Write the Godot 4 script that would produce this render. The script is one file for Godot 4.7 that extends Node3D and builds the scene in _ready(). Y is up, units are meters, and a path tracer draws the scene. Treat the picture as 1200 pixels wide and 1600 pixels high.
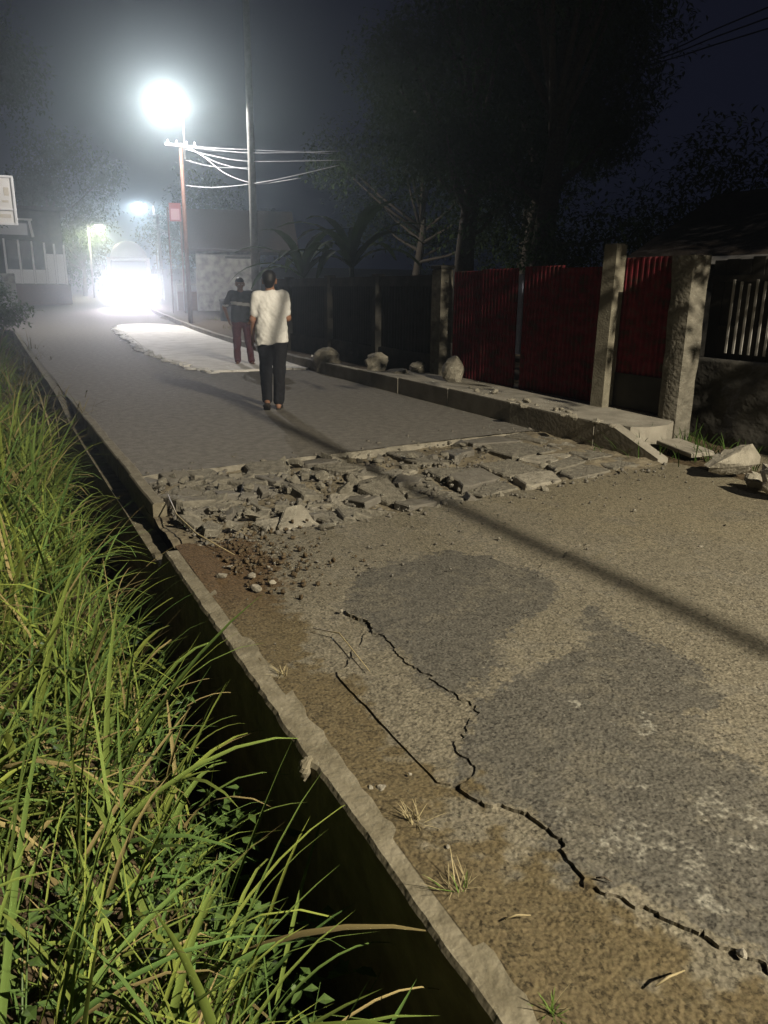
extends Node3D
# A village street at night: a broken strip of concrete across the road, grass and a drain on one side, a kerb and fences on the other.

const FOCAL := 1200.0
const EYE := 1.42
const PITCH := 16.04
const ROLL := 0.6
const DIR := Vector2(-0.4509, -0.8926)      # along the road (x, z)
const ACROSS := Vector2(0.8926, -0.4509)    # from the drain to the kerb (x, z)

var M := {}
var rng := RandomNumberGenerator.new()
var taken := {}
var fine := FastNoiseLite.new()
var broad := FastNoiseLite.new()

# ---------------------------------------------------------------- camera, sky and air
const NEAR_LAMP := 300.0
const FAR_LAMP := 74.0
const HEADLIGHT := 46.0

func _ready() -> void:
	var cam := Camera3D.new()
	cam.name = "camera"
	cam.fov = rad_to_deg(2.0 * atan(800.0 / FOCAL))
	cam.near = 0.05
	cam.far = 600.0
	cam.position = Vector3(0, EYE, 0)
	cam.basis = Basis(Vector3.RIGHT, deg_to_rad(-PITCH)) * Basis(Vector3.BACK, deg_to_rad(ROLL))
	add_child(cam)
	cam.current = true
	var env := Environment.new()
	env.tonemap_mode = Environment.TONE_MAPPER_LINEAR
	env.tonemap_exposure = 1.0
	env.background_mode = Environment.BG_SKY
	var sky := Sky.new()
	var pm := ProceduralSkyMaterial.new()
	pm.sky_top_color = Color(0.05, 0.055, 0.1)
	pm.sky_horizon_color = Color(0.075, 0.082, 0.13)
	pm.sky_curve = 0.2
	pm.ground_bottom_color = Color(0.02, 0.02, 0.02)
	pm.ground_horizon_color = Color(0.06, 0.06, 0.08)
	sky.sky_material = pm
	env.sky = sky
	env.sdfgi_enabled = true
	env.ssao_enabled = true
	env.ssil_enabled = true
	env.volumetric_fog_enabled = true
	env.volumetric_fog_density = 0.004
	env.volumetric_fog_albedo = Color(0.88, 0.96, 1.0)
	env.volumetric_fog_anisotropy = 0.9
	var we := WorldEnvironment.new()
	we.name = "environment"
	we.environment = env
	add_child(we)
	rng.seed = 1
	fine.seed = 4
	fine.frequency = 0.02
	fine.fractal_octaves = 3
	broad.seed = 8
	broad.frequency = 0.01
	make_materials()
	make_ground()
	make_drain_wall()
	make_kerb()
	make_platform()
	make_fences()
	make_houses()
	make_poles()
	make_trees()
	make_grass()
	make_rubble()
	make_stones()
	make_truck()
	make_people()

# ---------------------------------------------------------------- places
func rise(z: float) -> float:
	var d := maxf(-z - 16.0, 0.0)
	return 0.0006 * d * d if d < 60.0 else 2.16 + 0.072 * (minf(d, 90.0) - 60.0)

func R(s: float, w: float, y := 0.0) -> Vector3:
	var x := s * DIR.x + w * ACROSS.x
	var z := s * DIR.y + w * ACROSS.y
	return Vector3(x, y + rise(z), z)

func SW(p: Vector3) -> Vector2:
	return Vector2(p.x * DIR.x + p.z * DIR.y, p.x * ACROSS.x + p.z * ACROSS.y)

func ray(px: float, py: float) -> Vector3:
	var x := (px - 600.0) / FOCAL
	var y := -(py - 800.0) / FOCAL
	var c := cos(deg_to_rad(ROLL))
	var s := sin(deg_to_rad(ROLL))
	var a := c * x - s * y
	var b := s * x + c * y
	c = cos(deg_to_rad(PITCH))
	s = sin(deg_to_rad(PITCH))
	return Vector3(a, c * b - s, -s * b - c)

func gp(px: float, py: float, h := 0.0) -> Vector3:      # where that direction meets the ground raised by h
	var r := ray(px, py)
	var lift := 0.0
	var t := 1.0
	for i in 60:
		t = lerpf(t, (h + lift - EYE) / minf(r.y, -0.001), 0.5 if i else 1.0)
		t = clampf(t, 0.3, 90.0)
		lift = rise(r.z * t)
	return Vector3(0, EYE, 0) + r * t

func on_w(px: float, py: float, w: float) -> Vector3:    # where it meets the upright plane at w: (s, height, w)
	var r := ray(px, py)
	var t := w / (r.x * ACROSS.x + r.z * ACROSS.y)
	var p := Vector3(0, EYE, 0) + r * t
	return Vector3(SW(p).x, p.y - rise(p.z), w)

func at_depth(px: float, py: float, z: float) -> Vector3:
	var r := ray(px, py)
	return Vector3(0, EYE, 0) + r * (z / r.z)

func kerb_w(s: float) -> float:
	var k := [[-30.0, 4.6], [4.6, 5.12], [13.6, 5.2], [18.0, 5.55], [27.0, 6.2], [38.0, 7.1], [43.0, 7.7], [60.0, 10.0], [120.0, 26.0]]
	for i in k.size() - 1:
		if s <= k[i + 1][0]:
			return lerpf(k[i][1], k[i + 1][1], clampf((s - k[i][0]) / (k[i + 1][0] - k[i][0]), 0, 1))
	return 26.0

func bank(w: float, s: float) -> float:
	var k := [[-60.0, 0.9], [-6.0, 0.85], [-3.2, 0.62], [-1.8, 0.32], [-0.9, 0.04], [-0.2, -0.2], [0.3, -0.36]]
	var y := -0.36
	for i in k.size() - 1:
		if w <= k[i + 1][0]:
			y = lerpf(k[i][1], k[i + 1][1], clampf((w - k[i][0]) / (k[i + 1][0] - k[i][0]), 0, 1))
			break
	y += 0.06 * broad.get_noise_2d(s * 9.0, w * 14.0)
	return lerpf(y, -0.03, smoothstep(24.0, 34.0, s))

func ground_y(s: float, w: float) -> float:
	if w <= 0.3:
		return bank(w, s)
	if w < 0.82:
		var low := lerpf(bank(0.3, s), -1.0, smoothstep(0.28, 0.66, w))
		return lerpf(low, -0.03, smoothstep(26.0, 34.0, s)) if w < 0.76 else lerpf(-1.0, -0.03, smoothstep(26.0, 34.0, s))
	var kw := kerb_w(s)
	if w < kw + 0.04:
		return -0.14 if s < 40.0 else -0.03
	var y := lerpf(0.0, 0.13, smoothstep(5.3, 5.9, s)) + 0.02 * broad.get_noise_2d(s * 20.0, w * 20.0)
	return y if s < 44.0 else lerpf(y, 0.05, smoothstep(44.0, 50.0, s))

# ---------------------------------------------------------------- naming
func numbered(called: String) -> String:
	taken[called] = taken.get(called, -1) + 1
	return called if taken[called] == 0 else "%s_%03d" % [called, taken[called]]

func tag(o: Node3D, label: String, category := "", group := "", kind := "") -> Node3D:
	if label: o.set_meta("label", label)
	if category: o.set_meta("category", category)
	if group: o.set_meta("group", group)
	if kind: o.set_meta("kind", kind)
	return o

func thing(called: String, label: String, category: String, at := Vector3.ZERO, turn := 0.0, group := "") -> Node3D:
	var o := Node3D.new()
	o.name = numbered(called)
	add_child(o)
	o.position = at
	o.rotation.y = turn
	return tag(o, label, category, group)

func part(parent: Node, called: String, mesh: Mesh, mat: Material, xf := Transform3D()) -> MeshInstance3D:
	var o := MeshInstance3D.new()
	o.name = called
	o.mesh = mesh
	o.material_override = mat
	o.transform = xf
	parent.add_child(o, true)
	return o

func solo(called: String, label: String, category: String, mesh: Mesh, mat: Material, xf := Transform3D(), group := "", kind := "") -> MeshInstance3D:
	var o := part(self, numbered(called), mesh, mat, xf)
	tag(o, label, category, group, kind)
	return o

func setting(called: String, mesh: Mesh, mat: Material) -> MeshInstance3D:
	var o := part(self, numbered(called), mesh, mat)
	o.set_meta("kind", "structure")
	return o

# ---------------------------------------------------------------- shapes
func tool() -> SurfaceTool:
	var st := SurfaceTool.new()
	st.begin(Mesh.PRIMITIVE_TRIANGLES)
	st.set_smooth_group(-1)
	return st

func done(st: SurfaceTool) -> ArrayMesh:
	st.generate_normals()
	return st.commit()

func tri(st: SurfaceTool, a: Vector3, b: Vector3, c: Vector3) -> void:
	st.add_vertex(a); st.add_vertex(b); st.add_vertex(c)

func quad(st: SurfaceTool, a: Vector3, b: Vector3, c: Vector3, d: Vector3) -> void:   # clockwise seen from outside
	tri(st, a, b, c); tri(st, a, c, d)

func ring_faces(st: SurfaceTool, lo: PackedVector3Array, hi: PackedVector3Array) -> void:   # rings run counterclockwise seen from hi
	var n := lo.size()
	for i in n:
		var j := (i + 1) % n
		quad(st, lo[i], hi[i], hi[j], lo[j])

func cap(st: SurfaceTool, r: PackedVector3Array, up: bool) -> void:
	var c := Vector3.ZERO
	for p in r: c += p
	c /= r.size()
	for i in r.size():
		var j := (i + 1) % r.size()
		if up: tri(st, r[i], c, r[j])
		else: tri(st, r[j], c, r[i])

# an upright prism over a polygon (x, z), its upper rim bevelled; the top may be uneven
func prism(st: SurfaceTool, poly: PackedVector2Array, y0: float, y1: float, bevel := 0.01, uneven := 0.0, xf := Transform3D()) -> void:
	var pts := poly
	if not Geometry2D.is_polygon_clockwise(pts):     # Godot's clockwise is y down; here z towards the viewer is down too
		pts = pts.duplicate()
		pts.reverse()
	var c := Vector2.ZERO
	for p in pts: c += p
	c /= pts.size()
	var a := PackedVector3Array(); var b := PackedVector3Array(); var d := PackedVector3Array()
	for i in pts.size():
		var p := pts[i]
		var inner := p + (c - p).normalized() * bevel * 1.3
		var u := rng.randf_range(-uneven, uneven)
		a.append(xf * Vector3(p.x, y0, p.y))
		b.append(xf * Vector3(p.x, y1 - bevel + u, p.y))
		d.append(xf * Vector3(inner.x, y1 + u, inner.y))
	ring_faces(st, a, b)
	ring_faces(st, b, d)
	cap(st, d, true)
	cap(st, a, false)

func rect(cx: float, cz: float, sx: float, sz: float) -> PackedVector2Array:
	return PackedVector2Array([Vector2(cx - sx / 2, cz - sz / 2), Vector2(cx + sx / 2, cz - sz / 2), Vector2(cx + sx / 2, cz + sz / 2), Vector2(cx - sx / 2, cz + sz / 2)])

func block(size: Vector3, bevel := 0.01, uneven := 0.0, base := true) -> ArrayMesh:      # stands on y = 0
	var st := tool()
	prism(st, rect(0, 0, size.x, size.z), 0.0 if base else -size.y / 2, size.y if base else size.y / 2, minf(bevel, minf(size.x, minf(size.y, size.z)) * 0.3), uneven)
	return done(st)

func add_block(st: SurfaceTool, size: Vector3, at: Vector3, basis := Basis(), bevel := 0.006) -> void:   # centred
	prism(st, rect(0, 0, size.x, size.z), -size.y / 2, size.y / 2, minf(bevel, minf(size.x, minf(size.y, size.z)) * 0.3), 0.0, Transform3D(basis, at))

func tube(st: SurfaceTool, path: PackedVector3Array, radii: Array, sides := 8, closed := true) -> void:
	var rings := []
	var side := Vector3.RIGHT
	for i in path.size():
		var f := (path[mini(i + 1, path.size() - 1)] - path[maxi(i - 1, 0)]).normalized()
		side = (side - f * side.dot(f))
		if side.length() < 0.05: side = f.cross(Vector3(0.3, 0.2, 0.9))
		side = side.normalized()
		var up := f.cross(side)
		var r := PackedVector3Array()
		var rad: float = radii[mini(i, radii.size() - 1)]
		for k in sides:
			var a := TAU * k / sides
			r.append(path[i] + (side * cos(a) + up * sin(a)) * rad)
		rings.append(r)
	for i in rings.size() - 1: ring_faces(st, rings[i], rings[i + 1])
	if closed:
		cap(st, rings[0], false)
		cap(st, rings[-1], true)

func smooth_tube(path: PackedVector3Array, radii: Array, sides := 8) -> ArrayMesh:
	var st := SurfaceTool.new()
	st.begin(Mesh.PRIMITIVE_TRIANGLES)
	tube(st, path, radii, sides)
	return done(st)

func lathe(profile: Array, sides := 20) -> ArrayMesh:     # [radius, y] from bottom to top
	var st := SurfaceTool.new()
	st.begin(Mesh.PRIMITIVE_TRIANGLES)
	var rings := []
	for p in profile:
		var r := PackedVector3Array()
		for k in sides:
			var a := -TAU * k / sides
			r.append(Vector3(cos(a) * p[0], p[1], sin(a) * p[0]))
		rings.append(r)
	for i in rings.size() - 1: ring_faces(st, rings[i], rings[i + 1])
	return done(st)

# a lump of broken concrete or stone: a sphere cut by random planes
func lump(size: Vector3, seed_: int, cuts := 9, rough := 0.06, deep := 0.36) -> ArrayMesh:
	var r := RandomNumberGenerator.new()
	r.seed = seed_
	var planes := []
	for i in cuts:
		var n := Vector3(r.randfn(), r.randfn(), r.randfn()).normalized()
		planes.append([n, r.randf_range(deep, deep + 0.38)])
	planes.append([Vector3.DOWN, 0.55])
	var st := tool()
	var rows := 10
	var cols := 16
	var grid := []
	for i in rows + 1:
		var line := PackedVector3Array()
		for k in cols:
			var a := PI * i / rows
			var b := -TAU * (k + 0.5 * (i % 2)) / cols
			var d := Vector3(sin(a) * cos(b), -cos(a), sin(a) * sin(b))
			var t := 1.0
			for p in planes:
				var dn: float = d.dot(p[0])
				if dn > 0.05: t = minf(t, p[1] / dn)
			var v := d * t
			v *= 1.0 + rough * fine.get_noise_3d(v.x * 60.0 + seed_ * 13.0, v.y * 60.0, v.z * 60.0)
			line.append(v * size * 0.5)
		grid.append(line)
	for i in rows: ring_faces(st, grid[i], grid[i + 1])
	return done(st)

# a sheet over (s, w): s lines and w lines, height from a callable; uv from the same
func sheet(ss: Array, ws: Array, height: Callable, uv: Callable, skew = null) -> ArrayMesh:
	var nv := ss.size() * ws.size()
	var pos := PackedVector3Array(); pos.resize(nv)
	var tex := PackedVector2Array(); tex.resize(nv)
	var tex2 := PackedVector2Array(); tex2.resize(nv)
	var idx := PackedInt32Array()
	var n := 0
	for i in ss.size():
		for j in ws.size():
			var q := Vector2(ss[i], ws[j])
			if skew != null: q = skew.call(q)
			pos[n] = R(q.x, q.y, height.call(q.x, q.y))
			tex[n] = uv.call(q.x, q.y)
			tex2[n] = Vector2(q.x, q.y) * 0.9
			n += 1
	for i in ss.size() - 1:
		for j in ws.size() - 1:
			var a := i * ws.size() + j
			idx.append_array([a, a + ws.size(), a + ws.size() + 1, a, a + ws.size() + 1, a + 1])
	return smooth_arrays(pos, idx, tex, tex2)

func smooth_arrays(pos: PackedVector3Array, idx: PackedInt32Array, tex := PackedVector2Array(), tex2 := PackedVector2Array(), col := PackedColorArray()) -> ArrayMesh:
	var nor := PackedVector3Array()
	nor.resize(pos.size())
	for k in range(0, idx.size(), 3):
		var f := (pos[idx[k + 2]] - pos[idx[k]]).cross(pos[idx[k + 1]] - pos[idx[k]])
		nor[idx[k]] += f; nor[idx[k + 1]] += f; nor[idx[k + 2]] += f
	for k in nor.size(): nor[k] = nor[k].normalized()
	var arr := []
	arr.resize(Mesh.ARRAY_MAX)
	arr[Mesh.ARRAY_VERTEX] = pos
	arr[Mesh.ARRAY_NORMAL] = nor
	arr[Mesh.ARRAY_INDEX] = idx
	if tex.size(): arr[Mesh.ARRAY_TEX_UV] = tex
	if tex2.size(): arr[Mesh.ARRAY_TEX_UV2] = tex2
	if col.size(): arr[Mesh.ARRAY_COLOR] = col
	var m := ArrayMesh.new()
	m.add_surface_from_arrays(Mesh.PRIMITIVE_TRIANGLES, arr)
	return m

# ---------------------------------------------------------------- materials
func noise(freq: float, seed_: int, octaves := 4, kind := FastNoiseLite.TYPE_SIMPLEX_SMOOTH) -> FastNoiseLite:
	var n := FastNoiseLite.new()
	n.noise_type = kind
	n.frequency = freq
	n.seed = seed_
	n.fractal_octaves = octaves
	return n

func noise_tex(n: FastNoiseLite, size: int, colors: Array, stops: Array = []) -> NoiseTexture2D:
	var t := NoiseTexture2D.new()
	t.noise = n
	t.width = size
	t.height = size
	t.seamless = true
	t.generate_mipmaps = false
	if colors.size():
		var g := Gradient.new()
		var cs := PackedColorArray(); var os := PackedFloat32Array()
		for i in colors.size():
			cs.append(colors[i])
			os.append(stops[i] if stops.size() else float(i) / (colors.size() - 1))
		g.colors = cs
		g.offsets = os
		t.color_ramp = g
	return t

func srgb(r: float, g: float, b: float) -> Color:      # from a linear base colour
	return Color(r, g, b).linear_to_srgb()

# plain stuff with a grain: colour noise and relief in world space, metres per tile
func grainy(colors: Array, tile: float, freq: float, rough: float, bump: float, seed_: int, bump_freq := 0.0, stops: Array = [], size := 512) -> StandardMaterial3D:
	var m := StandardMaterial3D.new()
	m.albedo_texture = noise_tex(noise(freq, seed_, 5), size, colors, stops)
	m.roughness = rough
	m.metallic_specular = 0.3
	m.uv1_triplanar = true
	m.uv1_world_triplanar = true
	m.uv1_scale = Vector3.ONE / tile
	if bump > 0.0:
		m.heightmap_enabled = true
		m.heightmap_scale = bump
		m.heightmap_texture = noise_tex(noise(bump_freq if bump_freq > 0.0 else freq * 3.0, seed_ + 7, 4), size, [])
	return m

func plain(c: Color, rough := 0.7, metal := 0.0) -> StandardMaterial3D:
	var m := StandardMaterial3D.new()
	m.albedo_color = c
	m.roughness = rough
	m.metallic = metal
	m.metallic_specular = 0.35
	return m

func glow(c: Color, energy: float) -> StandardMaterial3D:
	var m := plain(Color(0.9, 0.9, 0.9), 0.4)
	m.emission_enabled = true
	m.emission = c
	m.emission_energy_multiplier = energy
	return m

func leafy(c: Color, back: Color, vertex := false) -> StandardMaterial3D:
	var m := plain(c, 0.55)
	m.cull_mode = BaseMaterial3D.CULL_DISABLED
	m.backlight_enabled = true
	m.backlight = back
	if vertex:
		m.vertex_color_use_as_albedo = true
		m.albedo_color = Color.WHITE
	return m

func make_materials() -> void:
	M.concrete = grainy([srgb(0.17, 0.155, 0.125), srgb(0.27, 0.25, 0.205), srgb(0.36, 0.335, 0.28)], 1.3, 0.012, 0.9, 0.5, 3, 0.06)
	M.kerb = grainy([srgb(0.17, 0.16, 0.13), srgb(0.26, 0.24, 0.2), srgb(0.33, 0.31, 0.26)], 1.7, 0.01, 0.9, 0.35, 5, 0.07)
	M.broken = grainy([srgb(0.13, 0.12, 0.096), srgb(0.23, 0.212, 0.172), srgb(0.33, 0.305, 0.25)], 0.9, 0.014, 0.92, 0.8, 9, 0.05)
	M.rubble = grainy([srgb(0.085, 0.078, 0.062), srgb(0.155, 0.143, 0.115), srgb(0.235, 0.218, 0.175)], 0.7, 0.016, 0.93, 0.8, 10, 0.05)
	M.fresh = grainy([srgb(0.56, 0.54, 0.5), srgb(0.7, 0.68, 0.64), srgb(0.77, 0.75, 0.71)], 3.0, 0.01, 0.85, 0.4, 12, 0.05)
	M.wall_top = grainy([srgb(0.105, 0.092, 0.062), srgb(0.165, 0.147, 0.104), srgb(0.225, 0.203, 0.15)], 0.8, 0.012, 0.92, 0.4, 15, 0.05)
	M.far_road = grainy([srgb(0.1, 0.092, 0.078), srgb(0.135, 0.125, 0.106), srgb(0.18, 0.168, 0.145)], 1.9, 0.03, 0.88, 0.5, 21, 0.09)
	M.earth = grainy([srgb(0.035, 0.026, 0.016), srgb(0.075, 0.055, 0.032), srgb(0.13, 0.1, 0.062)], 1.1, 0.02, 0.95, 1.5, 25, 0.05)
	M.verge = grainy([srgb(0.1, 0.085, 0.06), srgb(0.17, 0.145, 0.1), srgb(0.24, 0.21, 0.15)], 2.3, 0.02, 0.95, 1.2, 27, 0.06)
	M.plaster = grainy([srgb(0.12, 0.115, 0.1), srgb(0.25, 0.24, 0.215), srgb(0.36, 0.345, 0.31)], 2.6, 0.012, 0.9, 0.5, 31, 0.05, [0.15, 0.45, 0.8])
	M.dark_wall = grainy([srgb(0.03, 0.029, 0.026), srgb(0.055, 0.052, 0.046), srgb(0.085, 0.08, 0.07)], 1.9, 0.012, 0.9, 0.8, 33, 0.05)
	M.pillar = grainy([srgb(0.07, 0.065, 0.052), srgb(0.14, 0.13, 0.105), srgb(0.22, 0.205, 0.17)], 1.1, 0.015, 0.92, 1.2, 35, 0.04)
	M.post = grainy([srgb(0.13, 0.12, 0.09), srgb(0.185, 0.17, 0.13), srgb(0.24, 0.225, 0.175)], 0.9, 0.014, 0.85, 0.4, 37, 0.06)
	M.red_sheet = grainy([srgb(0.055, 0.03, 0.02), srgb(0.085, 0.012, 0.015), srgb(0.14, 0.012, 0.02), srgb(0.17, 0.02, 0.03), srgb(0.1, 0.04, 0.035)], 1.7, 0.02, 0.6, 0.0, 41, 0.0, [0.2, 0.34, 0.5, 0.68, 0.8])
	M.black_sheet = grainy([srgb(0.018, 0.016, 0.014), srgb(0.03, 0.028, 0.025), srgb(0.045, 0.04, 0.034)], 1.7, 0.012, 0.6, 0.0, 43)
	M.bar = plain(srgb(0.3, 0.29, 0.27), 0.6)
	M.pole = grainy([srgb(0.14, 0.135, 0.125), srgb(0.2, 0.195, 0.185), srgb(0.26, 0.25, 0.235)], 1.5, 0.012, 0.85, 0.3, 47, 0.06)
	M.rust = grainy([srgb(0.06, 0.032, 0.025), srgb(0.11, 0.055, 0.04), srgb(0.15, 0.085, 0.06)], 0.9, 0.02, 0.7, 0.3, 49, 0.06)
	M.cable = plain(srgb(0.012, 0.012, 0.013), 0.8)
	M.cable_pale = plain(srgb(0.45, 0.45, 0.47), 0.5)
	M.metal = plain(srgb(0.3, 0.3, 0.31), 0.4, 0.6)
	M.white = plain(srgb(0.72, 0.71, 0.69), 0.6)
	M.dark = plain(srgb(0.02, 0.02, 0.022), 0.6)
	M.rubber = plain(srgb(0.015, 0.015, 0.016), 0.85)
	M.chrome = plain(srgb(0.6, 0.6, 0.6), 0.2, 1.0)
	M.glass = plain(srgb(0.015, 0.018, 0.02), 0.06)
	M.glass.metallic_specular = 0.6
	M.grass = leafy(Color.WHITE, srgb(0.09, 0.13, 0.03), true)
	M.grass.roughness = 0.75
	M.grass.metallic_specular = 0.2
	M.leaf = leafy(srgb(0.04, 0.062, 0.02), srgb(0.012, 0.022, 0.006))
	M.leaf.roughness = 0.85
	M.leaf.metallic_specular = 0.15
	M.weed = leafy(srgb(0.065, 0.11, 0.028), srgb(0.04, 0.07, 0.015))
	M.dry = leafy(srgb(0.3, 0.25, 0.14), srgb(0.1, 0.08, 0.04))
	M.bark = grainy([srgb(0.05, 0.04, 0.03), srgb(0.09, 0.075, 0.055), srgb(0.13, 0.11, 0.085)], 0.7, 0.02, 0.95, 1.5, 53, 0.05)
	M.roof = grainy([srgb(0.035, 0.028, 0.024), srgb(0.06, 0.048, 0.04), srgb(0.085, 0.07, 0.06)], 1.2, 0.02, 0.85, 0.6, 57, 0.06)

func fill_mask(mask: PackedByteArray, wide: int, high: int, poly: PackedVector2Array, value: int) -> void:
	var lo := high
	var hi := 0
	for p in poly:
		lo = mini(lo, int(p.y)); hi = maxi(hi, int(p.y))
	for y in range(maxi(lo, 0), mini(hi + 1, high)):
		var xs := []
		for i in poly.size():
			var a := poly[i]
			var b := poly[(i + 1) % poly.size()]
			if (a.y <= y) != (b.y <= y):
				xs.append(a.x + (y - a.y) / (b.y - a.y) * (b.x - a.x))
		xs.sort()
		for k in range(0, xs.size() - 1, 2):
			for x in range(maxi(int(xs[k]), 0), mini(int(xs[k + 1]) + 1, wide)):
				mask[y * wide + x] = value

# colour of the near road over s -3 .. 4.8 (u) and w 0.5 .. 7.3 (v): worn concrete, old asphalt, soil, cement smears
func road_picture() -> ImageTexture:
	var wide := 1024
	var high := 896
	var to_px := func(px: float, py: float) -> Vector2:
		var q := SW(gp(px, py))
		return Vector2((q.x + 3.0) / 7.8 * wide, (q.y - 0.5) / 6.8 * high)
	var mask := PackedByteArray()
	mask.resize(wide * high)
	var asphalt := [
		[[540, 960], [555, 900], [640, 868], [760, 868], [860, 905], [872, 935], [840, 962], [778, 1000], [790, 1040], [740, 1075], [690, 1080], [600, 1010]],
		[[745, 1112], [800, 1062], [900, 1020], [955, 975], [1000, 1005], [1140, 1088], [1110, 1125], [1060, 1128], [1110, 1170], [1240, 1230], [1330, 1330], [1330, 1500], [1230, 1540], [1120, 1480], [1010, 1400], [905, 1385], [830, 1272], [725, 1240], [716, 1185]],
		[[925, 950], [905, 978], [960, 1003], [985, 985]]]
	for shape in asphalt:
		var poly := PackedVector2Array()
		for p in shape: poly.append(to_px.call(p[0], p[1]))
		fill_mask(mask, wide, high, poly, 1)
	for spot in [[995, 1325, 26, 34], [1040, 1340, 16, 20], [1095, 1385, 26, 20], [1110, 1255, 22, 16], [1150, 1330, 34, 12], [905, 1108, 20, 8], [1012, 1132, 9, 14], [1080, 1360, 18, 12], [960, 1310, 16, 20], [1003, 1245, 14, 8], [1185, 1275, 16, 20], [1120, 1410, 16, 14], [885, 1275, 12, 8], [1060, 1395, 12, 10]]:
		var poly := PackedVector2Array()
		for k in 10:
			var a := TAU * k / 10
			poly.append(to_px.call(spot[0] + cos(a) * spot[2], spot[1] + sin(a) * spot[3]))
		fill_mask(mask, wide, high, poly, 2)
	var n1 := noise(0.02, 101, 5).get_image(wide, high, false, false, true).get_data()
	var n2 := noise(0.008, 102, 4).get_image(wide, high, false, false, true).get_data()
	var n3 := noise(0.09, 103, 3).get_image(wide, high, false, false, true).get_data()
	var n4 := noise(0.25, 104, 2).get_image(wide, high, false, false, true).get_data()
	var out := PackedByteArray()
	out.resize(wide * high * 3)
	var tan_ := Vector3(121, 115, 101)
	var pale := Vector3(140, 133, 117)
	var grey := Vector3(97, 94, 87)
	var soil := Vector3(101, 90, 67)
	var clay := Vector3(96, 77, 55)
	var cement := Vector3(158, 155, 144)
	for y in high:
		var w := 0.5 + 6.8 * y / high
		for x in wide:
			var i := y * wide + x
			var a := n1[i] / 255.0
			var b := n2[i] / 255.0
			var c := n3[i] / 255.0
			var d := n4[i] / 255.0
			var s := -3.0 + 7.8 * x / wide
			var sx := clampi(x + int((c - 0.5) * 20.0 + (a - 0.5) * 22.0), 0, wide - 1)
			var sy := clampi(y + int((a - 0.5) * 26.0 + (d - 0.5) * 12.0), 0, high - 1)
			var k := mask[sy * wide + sx]
			var col := tan_.lerp(pale, smoothstep(0.45, 0.7, a * 0.6 + b * 0.4))
			# old asphalt also shows through in worn spots
			var worn := smoothstep(0.53, 0.62, a * 0.5 + c * 0.3 + b * 0.2)
			if k == 1: col = grey.lerp(tan_, worn * 0.35)
			elif k == 2: col = grey.lerp(cement, smoothstep(0.4, 0.62, d * 0.55 + c * 0.25 + a * 0.2) * 0.75)
			elif worn > 0.0: col = col.lerp(grey, worn * 0.45)
			# soil along the drain wall, washed further out near s < 1.2
			var reach := 1.03 + 0.1 * (b - 0.5) + maxf(0.0, 1.35 - s) * 0.42
			var e := (reach - w) * 9.0 + (a - 0.5) * 3.2 + (c - 0.5) * 1.6
			if s > 2.6: e += minf((s - 2.6) * 1.3, 1.9) * smoothstep(2.2, 1.4, w)
			var dirt := smoothstep(-0.35, 0.5, e)
			col = col.lerp(soil.lerp(clay, smoothstep(2.9, 3.7, s) * smoothstep(1.9, 1.2, w)), dirt * (0.84 + 0.16 * c))
			# a dusty stretch next to the broken strip on the far side
			var dust := smoothstep(2.9, 3.6, w + (a - 0.5) * 1.4) * smoothstep(2.6, 3.4, s + (b - 0.5) * 1.5)
			col = col.lerp(Vector3(129, 120, 98), dust * 0.5)
			var g := lerpf(0.86 + 0.28 * (0.55 * d + 0.45 * c), 1.0, dirt * 0.7)
			col *= g
			out[i * 3] = int(clampf(col.x, 0, 255)); out[i * 3 + 1] = int(clampf(col.y, 0, 255)); out[i * 3 + 2] = int(clampf(col.z, 0, 255))
	return ImageTexture.create_from_image(Image.create_from_data(wide, high, false, Image.FORMAT_RGB8, out))

func road_material() -> StandardMaterial3D:
	var m := StandardMaterial3D.new()
	m.albedo_texture = road_picture()
	m.roughness = 0.9
	m.metallic_specular = 0.3
	m.detail_enabled = true
	m.detail_blend_mode = BaseMaterial3D.BLEND_MODE_MUL
	m.detail_uv_layer = BaseMaterial3D.DETAIL_UV_2
	var grit := noise(0.085, 61, 3, FastNoiseLite.TYPE_CELLULAR)
	grit.cellular_return_type = FastNoiseLite.RETURN_CELL_VALUE
	grit.fractal_gain = 0.7
	m.detail_albedo = noise_tex(grit, 1024, [Color(0.5, 0.5, 0.5), Color(0.8, 0.8, 0.79), Color(0.92, 0.92, 0.91), Color(1, 1, 1)], [0.08, 0.35, 0.65, 0.95])
	m.heightmap_enabled = true
	m.heightmap_scale = 0.6
	m.heightmap_texture = ImageTexture.create_from_image(noise(0.24, 63, 4).get_image(2048, 1792, false, false, true))
	return m

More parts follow.
